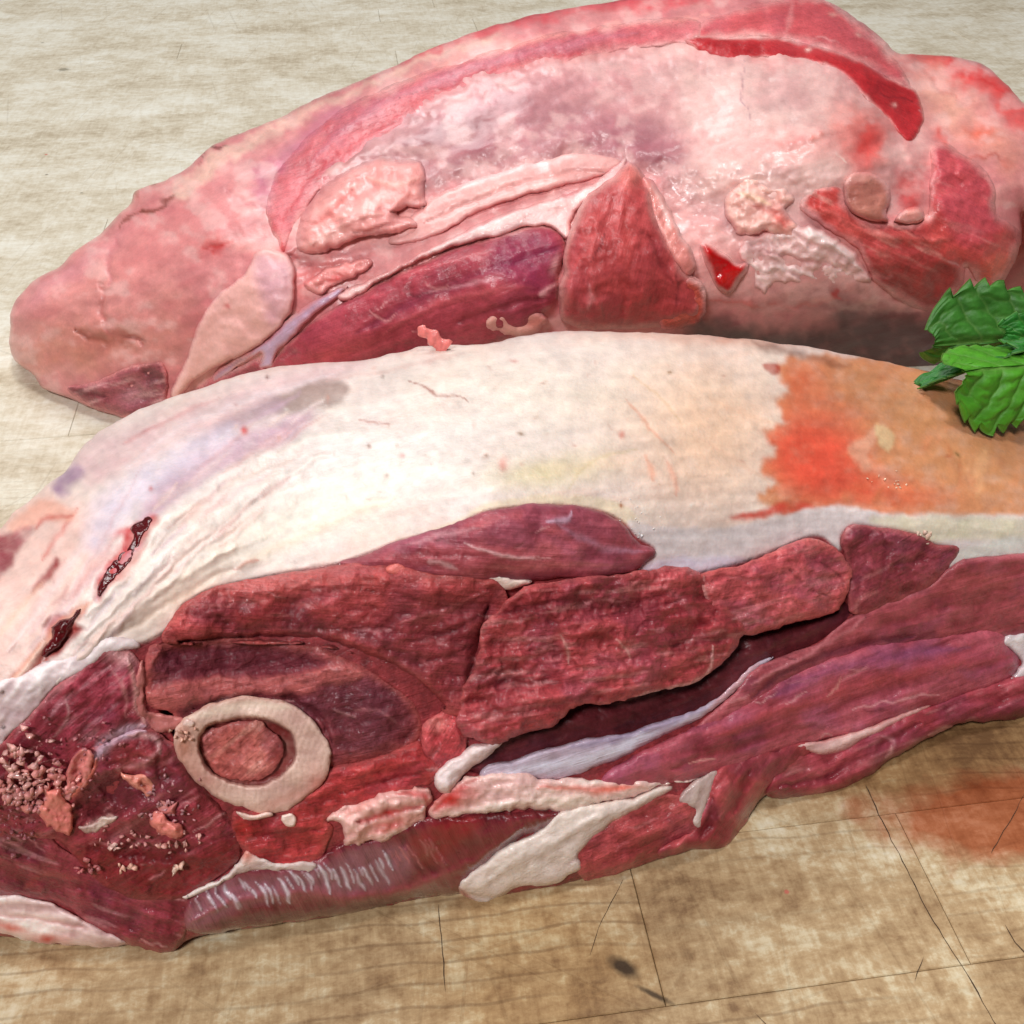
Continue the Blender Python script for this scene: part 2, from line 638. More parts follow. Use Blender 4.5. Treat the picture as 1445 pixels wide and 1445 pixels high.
M_cut = flesh('cut_muscle', spec=0.18, beads=0.9, rough=0.5, coat=0.95, coatr=0.09, sss=0.03, grain=1.0, fibre_=0.75, fine=1.6, mott=0.34)
M_smooth = flesh('smooth_muscle', spec=0.22, rough=0.42, coat=0.6, coatr=0.16, sss=0.06, grain=0.5, fibre_=0.6, fine=0.7, mott=0.24)
M_fat = flesh('fat_cover', beads=0.1, rough=0.46, coat=0.22, coatr=0.2, sss=0.22, grain=0.45, fibre_=0.12, fine=0.5, mott=0.09,
              radius=(1.0, 0.6, 0.45), scale=0.0010)
M_wetfat = flesh('wet_fat', rough=0.38, coat=0.8, coatr=0.08, sss=0.22, grain=0.9, fibre_=0.35, fine=0.7, mott=0.10,
                 radius=(1.0, 0.55, 0.4), scale=0.0010)
M_skin = flesh('membrane', beads=0.04, rough=0.4, coat=0.42, coatr=0.15, sss=0.2, grain=0.22, fibre_=0.15, fine=0.4, mott=0.11,
               radius=(1.0, 0.5, 0.4), scale=0.0010)
M_silver = flesh('silverskin', rough=0.26, coat=1.0, coatr=0.08, sss=0.1, grain=0.3, fibre_=0.9, fine=0.3, mott=0.10)
M_bone = flesh('sawn_bone', beads=0.1, rough=0.5, coat=0.3, coatr=0.2, sss=0.15, grain=0.45, fibre_=0.15, fine=0.8, mott=0.10,
               radius=(1.0, 0.7, 0.5))
M_wetred = flesh('wet_blood', rough=0.2, coat=1.0, coatr=0.05, sss=0.1, grain=0.5, fibre_=0.3, fine=0.2, mott=0.2)


# ------------------------------------------------------------------ chopping block
TH = math.radians(8)
EX = np.array([math.cos(TH), math.sin(TH)])        # along the staves
EY = np.array([-math.sin(TH), math.cos(TH)])       # across the staves


def st(px, py):
    p = at(px, py, z=0.0)[:2]
    return float(p @ EX), float(p @ EY)


def wood_material():
    t = NT('worn_maple')
    pos = t.n('ShaderNodeNewGeometry').outputs['Position']
    oi = t.n('ShaderNodeObjectInfo').outputs['Random']
    g = t.mapping(pos, (1, 1, 1), (0, 0, -TH))
    off = t.n('ShaderNodeCombineXYZ')
    t.l(t.math('MULTIPLY', oi, 7.0), off.inputs[0])
    t.l(t.math('MULTIPLY', oi, 3.0), off.inputs[1])
    add = t.n('ShaderNodeVectorMath', _operation='ADD')
    t.l(g, add.inputs[0])
    t.l(off.outputs[0], add.inputs[1])
    gv = add.outputs[0]                             # per stave
    # broad worn pattern shared by the whole block
    broad = t.noise(t.mapping(g, (18, 26, 1)), 1.0, 6, 0.7, 0.2)
    broad2 = t.noise(t.mapping(g, (60, 75, 1)), 1.0, 6, 0.75, 0.3)
    grain = t.noise(t.mapping(gv, (16, 420, 1)), 1.0, 5, 0.62, 0.1)
    flake = t.noise(t.mapping(gv, (240, 330, 1)), 1.0, 4, 0.7, 0.2)
    cross = t.noise(t.mapping(g, (700, 60, 1)), 1.0, 3, 0.65, 0.1)
    m = t.math('ADD', t.math('MULTIPLY', broad, 0.55), t.math('MULTIPLY', broad2, 0.45))
    m = t.math('ADD', m, t.math('MULTIPLY', t.math('SUBTRACT', flake, 0.5), 0.34))
    m = t.math('ADD', m, t.math('MULTIPLY', t.math('SUBTRACT', cross, 0.5), 0.16))
    m = t.math('ADD', m, t.math('MULTIPLY', t.math('SUBTRACT', oi, 0.5), 0.05))
    # near edge of the block is oiled and brown, the far side scrubbed and grey
    sep = t.n('ShaderNodeSeparateXYZ')
    t.l(pos, sep.inputs[0])
    near = t.n('ShaderNodeMapRange', _interpolation_type='SMOOTHSTEP')
    near.inputs['From Min'].default_value = 0.30
    near.inputs['From Max'].default_value = 0.13
    t.l(sep.outputs[1], near.inputs['Value'])
    near = near.outputs[0]
    warm = t.ramp(m, [(0.37, tuple(lin((128, 98, 68)))), (0.45, tuple(lin((158, 128, 92)))),
                      (0.53, tuple(lin((182, 154, 116)))), (0.60, tuple(lin((204, 186, 152)))),
                      (0.70, tuple(lin((222, 212, 188))))])
    cool = t.ramp(m, [(0.34, tuple(lin((178, 163, 138)))), (0.46, tuple(lin((203, 192, 170)))),
                      (0.55, tuple(lin((216, 209, 192)))), (0.68, tuple(lin((228, 225, 213))))])
    c = t.mix(near, cool, warm)
    c = t.mix(t.math('MULTIPLY_ADD', near, 0.3, 0.12), c, t.ramp(grain, [(0.3, 0.68), (0.5, 0.95), (0.7, 1.0)]), 'MULTIPLY')
    # dark growth rings, curving a little
    wv = t.n('ShaderNodeTexWave', _wave_type='BANDS', _bands_direction='Y', Scale=75.0, Distortion=9.0, Detail=4.0)
    wv.inputs['Detail Scale'].default_value = 0.22
    t.l(t.mapping(gv, (1.0, 1, 1), (0, 0, 0.05)), wv.inputs['Vector'])
    ring = t.ramp(wv.outputs['Fac'], [(0.0, 1.0), (0.035, 0.6), (0.08, 0.0)])
    patch = t.ramp(t.noise(t.mapping(gv, (14, 22, 1)), 1.0, 3, 0.6), [(0.42, 0.0), (0.6, 1.0)])
    k = t.math('MULTIPLY', t.math('MULTIPLY', ring, patch), t.math('MULTIPLY_ADD', near, 0.30, 0.06))
    c = t.mix(k, c, tuple(lin((88, 60, 36))))
    # knife scratches in several directions
    scr = None
    for i, (ang, s1, s2, th) in enumerate([(0.5, 9, 520, 0.705), (1.25, 7, 430, 0.71), (-0.35, 8, 600, 0.70),
                                           (2.2, 10, 480, 0.715), (1.62, 12, 700, 0.69)]):
        n_ = t.noise(t.mapping(t.mapping(pos, (1, 1, 1), (0, 0, ang)), (s1, s2, 1), (0, 0, 0), (i * 3.1, i * 1.7, 0)), 1.0, 2, 0.4, 0.05)
        n_ = t.ramp(n_, [(th - 0.03, 0.0), (th + 0.02, 1.0)])
        scr = n_ if scr is None else t.math('MAXIMUM', scr, n_)
    c = t.mix(t.math('MULTIPLY', scr, 0.13), c, tuple(lin((96, 72, 46))))

    # stains of their own shape: blood at the right, brown with painted shade, damp wood, a burnt knot
    def stain(cx, cy, rx, ry, rot, lo, hi, wob=0.5, nscale=45):
        w = t.mapping(pos, (1 / rx, 1 / ry, 0), (0, 0, 0), (-cx / rx, -cy / ry, 0)) if not rot else None
        if rot:
            v = t.n('ShaderNodeVectorMath', _operation='SUBTRACT')
            v.inputs[1].default_value = (cx, cy, 0)
            t.l(pos, v.inputs[0])
            r = t.mapping(v.outputs[0], (1, 1, 0), (0, 0, -rot))
            w = t.mapping(r, (1 / rx, 1 / ry, 0))
        ln = t.n('ShaderNodeVectorMath', _operation='LENGTH')
        t.l(w, ln.inputs[0])
        nn = t.noise(pos, nscale, 4, 0.6)
        d = t.math('ADD', ln.outputs['Value'], t.math('MULTIPLY', t.math('SUBTRACT', nn, 0.5), wob * 2))
        return t.ramp(d, [(lo, 1.0), (hi, 0.0)])
    p1 = at(1405, 1150, z=0)
    s1 = stain(float(p1[0]), float(p1[1]), 0.034, 0.015, 0.12, 0.45, 0.85, 0.7, 60)
    c = t.mix(t.math('MULTIPLY', s1, 0.8), c, t.mix(1.0, c, (0.80, 0.28, 0.17), 'MULTIPLY'))
    c = t.mix(t.math('MULTIPLY', s1, 0.3), c, tuple(lin((150, 74, 40))))
    p2 = at(1250, 1050, z=0)
    s2 = stain(float(p2[0]) + 0.01, float(p2[1]) + 0.0, 0.05, 0.018, 0.25, 0.5, 0.95, 0.5)
    c = t.mix(t.math('MULTIPLY', s2, 0.8), c, t.mix(1.0, c, (0.62, 0.45, 0.28), 'MULTIPLY'))  # brown stain, deepened to paint shade under the near joint
    p3 = at(880, 1365, z=0)
    s3 = stain(float(p3[0]), float(p3[1]), 0.0042, 0.0021, -0.55, 0.35, 0.95, 0.28, 380)
    c = t.mix(t.math('MULTIPLY', s3, 0.93), c, tuple(lin((52, 38, 26))))
    p4 = at(922, 1403, z=0)
    s4 = stain(float(p4[0]), float(p4[1]), 0.0046, 0.0007, -0.5, 0.3, 1.1, 0.5, 380)
    c = t.mix(t.math('MULTIPLY', s4, 0.85), c, tuple(lin((52, 38, 26))))
    p5 = at(760, 1370, z=0)
    s5 = stain(float(p5[0]), float(p5[1]), 0.026, 0.022, 0.2, 0.4, 1.0, 0.6)
    c = t.mix(t.math('MULTIPLY', s5, 0.45), c, t.mix(1.0, c, (0.86, 0.68, 0.42), 'MULTIPLY'))
    for q, (px, py, rr, cc) in enumerate([(65, 218, 0.0011, (190, 70, 50)), (66, 246, 0.0010, (90, 80, 60)),
                                          (90, 98, 0.0042, (120, 110, 88)), (115, 272, 0.0009, (120, 108, 88)),
                                          (1110, 1258, 0.0006, (190, 90, 80)), (60, 60, 0.0014, (130, 118, 96))]):
        pp = at(px, py, z=0)
        s_ = stain(float(pp[0]), float(pp[1]), rr, rr, 0, 0.4, 1.2, 0.6, 500)
        c = t.mix(t.math('MULTIPLY', s_, 0.75), c, tuple(lin(cc)))
    t.l(c, t.b.inputs['Base Color'])
    rr = t.math('SUBTRACT', 0.62, t.math('MULTIPLY', s1, 0.22))
    t.l(t.math('ADD', rr, t.math('MULTIPLY', t.math('SUBTRACT', flake, 0.5), 0.2)), t.b.inputs['Roughness'])
    t.b.inputs['Specular IOR Level'].default_value = 0.3
    b = t.bump(t.math('SUBTRACT', 1.0, scr), 0.2, 0.0002)
    b = t.bump(grain, 0.35, 0.0003, b)
    b = t.bump(flake, 0.3, 0.0003, b)
    t.l(b, t.b.inputs['Normal'])
    return t.m


M_wood = wood_material()
M_gap = NT('joint_grime')
M_gap.b.inputs['Base Color'].default_value = (*lin((70, 48, 30)), 1)
M_gap.b.inputs['Roughness'].default_value = 0.9
M_gap = M_gap.m

board = bpy.data.objects.new('butcher_block_table', None)
COL.objects.link(board)
board['kind'] = 'structure'
board.location = (0, 0, -0.05)
board.rotation_euler = (0, 0, TH)
bpy.context.view_layer.update()


def block(name, s0, s1, q0, q1, z0, z1, mat, bev=0.00035):
    """a stave: bevelled top edges, lying in the turned frame of the block"""
    b = bev
    vs_ = [(s0, q0, z0), (s1, q0, z0), (s1, q1, z0), (s0, q1, z0),
           (s0, q0, z1 - b), (s1, q0, z1 - b), (s1, q1, z1 - b), (s0, q1, z1 - b),
           (s0 + b, q0 + b, z1), (s1 - b, q0 + b, z1), (s1 - b, q1 - b, z1), (s0 + b, q1 - b, z1)]
    fs = [(3, 2, 1, 0), (0, 1, 5, 4), (1, 2, 6, 5), (2, 3, 7, 6), (3, 0, 4, 7),
          (4, 5, 9, 8), (5, 6, 10, 9), (6, 7, 11, 10), (7, 4, 8, 11), (8, 9, 10, 11)]
    me = bpy.data.meshes.new(name)
    me.from_pydata([(x, y, z + 0.05) for x, y, z in vs_], [], fs)
    me.materials.append(mat)
    o = bpy.data.objects.new(name, me)
    COL.objects.link(o)
    o.parent = board
    return o


sA = st(913, 1315)[0]
qa = st(1230, 1151)[1]
qb = st(1195, 1384)[1]
pitch_ = qa - qb
rnd = random.Random(4)
block('block_core', -1.05, 1.05, -0.2, 1.7, -0.05, -0.004, M_gap)
for r in range(-3, 40):
    q0 = qb + r * pitch_
    q1 = q0 + pitch_
    if r == 0:
        cuts = [-0.62, -0.31, sA - 0.19, sA, st(1330, 1310)[0] + 0.002, sA + 0.22, 0.42, 0.62]
    else:
        cuts, s_ = [], -1.0 + rnd.random() * 0.2
        cuts.append(s_)
        while s_ < 0.8:
            s_ += rnd.uniform(0.22, 0.48)
            cuts.append(s_)
    for a_, b_ in zip(cuts[:-1], cuts[1:]):
        if abs(q0) > 0.9 and r > 24:
            pass
        g_ = 0.00006
        block('plank', a_ + g_, b_ - g_, q0 + g_, q1 - g_, -0.04, rnd.uniform(-0.00012, 0.0), M_wood,
              bev=0.00018 if r < 12 else 0.0003)

# the long shakes and knife cuts one can follow by eye
M_crack = NT('crack_dirt')
M_crack.b.inputs['Base Color'].default_value = (*lin((58, 40, 26)), 1)
M_crack.b.inputs['Roughness'].default_value = 0.9
M_crack = M_crack.m
rs = np.random.RandomState(5)


def crack(pts, w):
    w = w * 0.62
    p = at(np.array([a for a, _ in pts]), np.array([b for _, b in pts]), z=0.0)[:, :2]
    p = spline(p * 1000, False, 1.5) / 1000
    n = len(p)
    wv_ = w * (0.45 + 0.9 * rs.rand(n))
    wv_[0] = wv_[-1] = w * 0.1
    tdir = np.gradient(p, axis=0)
    nn = np.stack([-tdir[:, 1], tdir[:, 0]], 1)
    nn /= np.linalg.norm(nn, axis=1)[:, None] + 1e-12
    p = p + nn * (rs.rand(n, 1) - 0.5) * w * 1.5
    z = 0.00012
    Lp, Rp = p + nn * wv_[:, None] / 2, p - nn * wv_[:, None] / 2
    V, F = [], []
    for i in range(n):
        V += [(*Lp[i], z), (*Rp[i], z), (*p[i], z + 0.00004)]
        if i:
            b = 3 * i
            F += [(b - 3, b - 1, b + 2, b), (b - 1, b - 2, b + 1, b + 2)]
    o = make_mesh('crack', np.array(V) , np.array(F), M_crack, None)
    o.parent = board
    o.matrix_parent_inverse = board.matrix_world.inverted()
    o['kind'] = 'stuff'
    return o


crack([(1222, 1108), (1240, 1150), (1268, 1205), (1301, 1270), (1330, 1322), (1357, 1364), (1402, 1440), (1430, 1490)], 0.0003)
crack([(619, 1276), (621, 1310), (625, 1345), (628, 1400)], 0.0002)
crack([(832, 1350), (845, 1310), (862, 1275), (880, 1240)], 0.00016)
crack([(1398, 1205), (1412, 1180), (1430, 1150), (1445, 1120)], 0.0002)
crack([(1290, 1385), (1300, 1360), (1303, 1350)], 0.0002)
crack([(1065, 1430), (1080, 1445), (1085, 1470)], 0.0002)
crack([(1418, 1305), (1432, 1330), (1450, 1350)], 0.0003)


# ------------------------------------------------------------------ the front joint
FRONT_PTS = [
    # foot on the block
    (-150, 1325, 10.6), (0, 1325, 10.7), (240, 1338, 10.6), (420, 1300, 11.1), (560, 1270, 11.6), (800, 1240, 12.05),
    (1000, 1195, 12.8), (1110, 1122, 14.0), (1250, 1085, 14.7), (1445, 1010, 16.1), (1650, 950, 17.4),
    # cut face
    (-150, 1150, 10.9), (0, 1150, 11.0), (150, 1150, 11.2), (350, 1070, 11.8), (350, 950, 12.5), (350, 825, 13.3),
    (500, 1150, 11.7), (700, 1150, 12.1), (700, 1000, 12.9), (700, 850, 13.6), (1000, 1100, 13.4), (1000, 950, 14.3),
    (1300, 1000, 15.6), (1300, 850, 16.7), (1445, 900, 17.1), (1650, 860, 18.3),
    # ridge where the cap ends
    (0, 1010, 11.3), (100, 950, 11.7), (200, 905, 12.3), (700, 720, 14.1), (1000, 740, 15.6), (1300, 735, 17.3),
    (1445, 735, 18.0), (1650, 735, 19.3),
    # top
    (-150, 900, 12.4), (0, 850, 13.0), (100, 800, 13.4), (200, 750, 13.9), (450, 700, 15.0), (300, 650, 16.0),
    (450, 600, 17.0), (700, 600, 16.6), (900, 600, 17.1), (1100, 620, 18.0), (1300, 620, 19.5), (1445, 650, 20.0),
    (-150, 770, 15.3), (0, 735, 16.4), (100, 640, 17.6), (170, 590, 18.6), (450, 515, 19.4), (700, 477, 19.7),
    (900, 468, 20.1), (1100, 490, 20.9), (1300, 520, 21.9), (1445, 565, 22.1), (1650, 610, 23.0)]
FRONT_OUT = [(-180, 900), (-100, 810), (0, 745), (18, 725), (45, 705), (72, 680), (95, 662), (112, 636), (135, 612),
             (168, 592), (200, 578), (240, 562), (300, 543), (350, 527), (390, 518), (450, 512), (510, 508), (560, 498),
             (600, 489), (660, 486), (700, 482), (740, 474), (790, 468), (860, 468), (940, 470), (1000, 474), (1080, 482),
             (1150, 492), (1220, 505), (1290, 520), (1370, 540), (1445, 566), (1560, 600), (1680, 640),
             (1690, 800), (1680, 930), (1560, 975), (1480, 1000), (1445, 1010), (1400, 1017), (1362, 1018), (1330, 1030),
             (1300, 1048), (1262, 1065), (1240, 1085), (1210, 1105), (1180, 1118), (1140, 1124), (1105, 1127),
             (1085, 1120), (1070, 1130), (1048, 1158), (1032, 1188), (1014, 1198), (980, 1197), (930, 1208), (880, 1228),
             (830, 1238), (790, 1250), (740, 1258), (690, 1266), (640, 1262), (590, 1270), (540, 1280), (450, 1296),
             (360, 1308), (290, 1318), (262, 1328), (245, 1342), (225, 1343), (190, 1334), (120, 1334), (60, 1330),
             (0, 1320), (-160, 1318)]
L_EDGE = [(-190, 1180), (-80, 1100), (0, 1046), (40, 1002), (75, 972), (108, 948), (152, 910), (205, 905), (240, 882),
          (258, 852), (300, 829), (380, 811), (470, 795), (520, 780), (566, 762), (636, 742), (688, 719), (774, 711),
          (843, 718), (880, 736), (900, 757), (925, 775), (908, 792), (897, 806), (940, 802), (986, 806), (1049, 791),
          (1101, 771), (1139, 756), (1162, 757), (1184, 775), (1186, 755), (1203, 740), (1240, 743), (1291, 752),
          (1320, 767), (1350, 775), (1329, 803), (1377, 788), (1445, 783), (1560, 780), (1700, 780)]
CUT = np.array(L_EDGE + [(1720, 1100), (1300, 1300), (800, 1400), (-200, 1400)], float)
CUT = np.concatenate([spline(L_EDGE, False), CUT[-4:]])
FF = Form(FRONT_PTS, FRONT_OUT, 70, 22, lambda x: 960 - 0.13 * x)

front = empty('lamb_joint', 'near raw lamb joint lying in front, with sawn round marrow bone and creamy fat cap',
              'meat', (0.0, 0.15, 0.0), 'two raw lamb joints')

rc_ = np.random.RandomState(31)
STREAKS = []
for i in range(90):                                  # stretched connective tissue, running down to the left
    u0, v0 = rc_.uniform(0, 1), rc_.uniform(-1, 1)
    x0 = 60 + 420 * u0
    y0 = 880 - 300 * u0 + v0 * 75
    ln_ = rc_.uniform(30, 130)
    g_ = math.radians(148 - 26 * (1 - u0) + rc_.uniform(-6, 6))
    x1, y1 = x0 + ln_ * math.cos(g_), y0 + ln_ * math.sin(g_)
    tone_ = [(252, 240, 234), (226, 176, 176), (206, 170, 186), (246, 214, 200), (214, 150, 146)][rc_.randint(5)]
    STREAKS.append(Line([(x0, y0), ((x0 + x1) / 2 + rc_.uniform(-4, 4), (y0 + y1) / 2 + rc_.uniform(-4, 4)), (x1, y1)],
                        rc_.uniform(1.6, 5), tone_, rc_.uniform(0.2, 0.55), h=rc_.uniform(-2.5, 3.5)))
for i in range(70):                                  # pores, hairs and flecks
    x0, y0 = rc_.uniform(300, 1060), rc_.uniform(510, 720)
    STREAKS.append(Blob(x0, y0, rc_.uniform(1.5, 5), rc_.uniform(1.2, 2.6), rc_.uniform(0, 180),
                        [(206, 140, 120), (180, 140, 110), (226, 190, 170), (250, 240, 232)][rc_.randint(4)], rc_.uniform(0.2, 0.6), h=rc_.uniform(-1.5, 1.5)))
for i in range(50):
    x0, y0 = rc_.uniform(1110, 1440), rc_.uniform(520, 715)
    STREAKS.append(Blob(x0, y0, rc_.uniform(4, 22), rc_.uniform(3, 9), rc_.uniform(0, 180),
                        [(236, 166, 120), (206, 116, 72), (240, 150, 110), (196, 130, 84)][rc_.randint(4)], rc_.uniform(0.15, 0.45), h=rc_.uniform(-1.5, 1.5)))
DYE = Poly([(1072, 705), (1090, 680), (1076, 655), (1098, 632), (1084, 608), (1112, 592), (1094, 566), (1108, 545), (1092, 524), (1112, 508), (1120, 500), (1200, 500), (1300, 515),
            (1700, 600), (1700, 735), (1450, 728), (1280, 727), (1180, 718), (1110, 724)], 7, rag=13, scale=12)
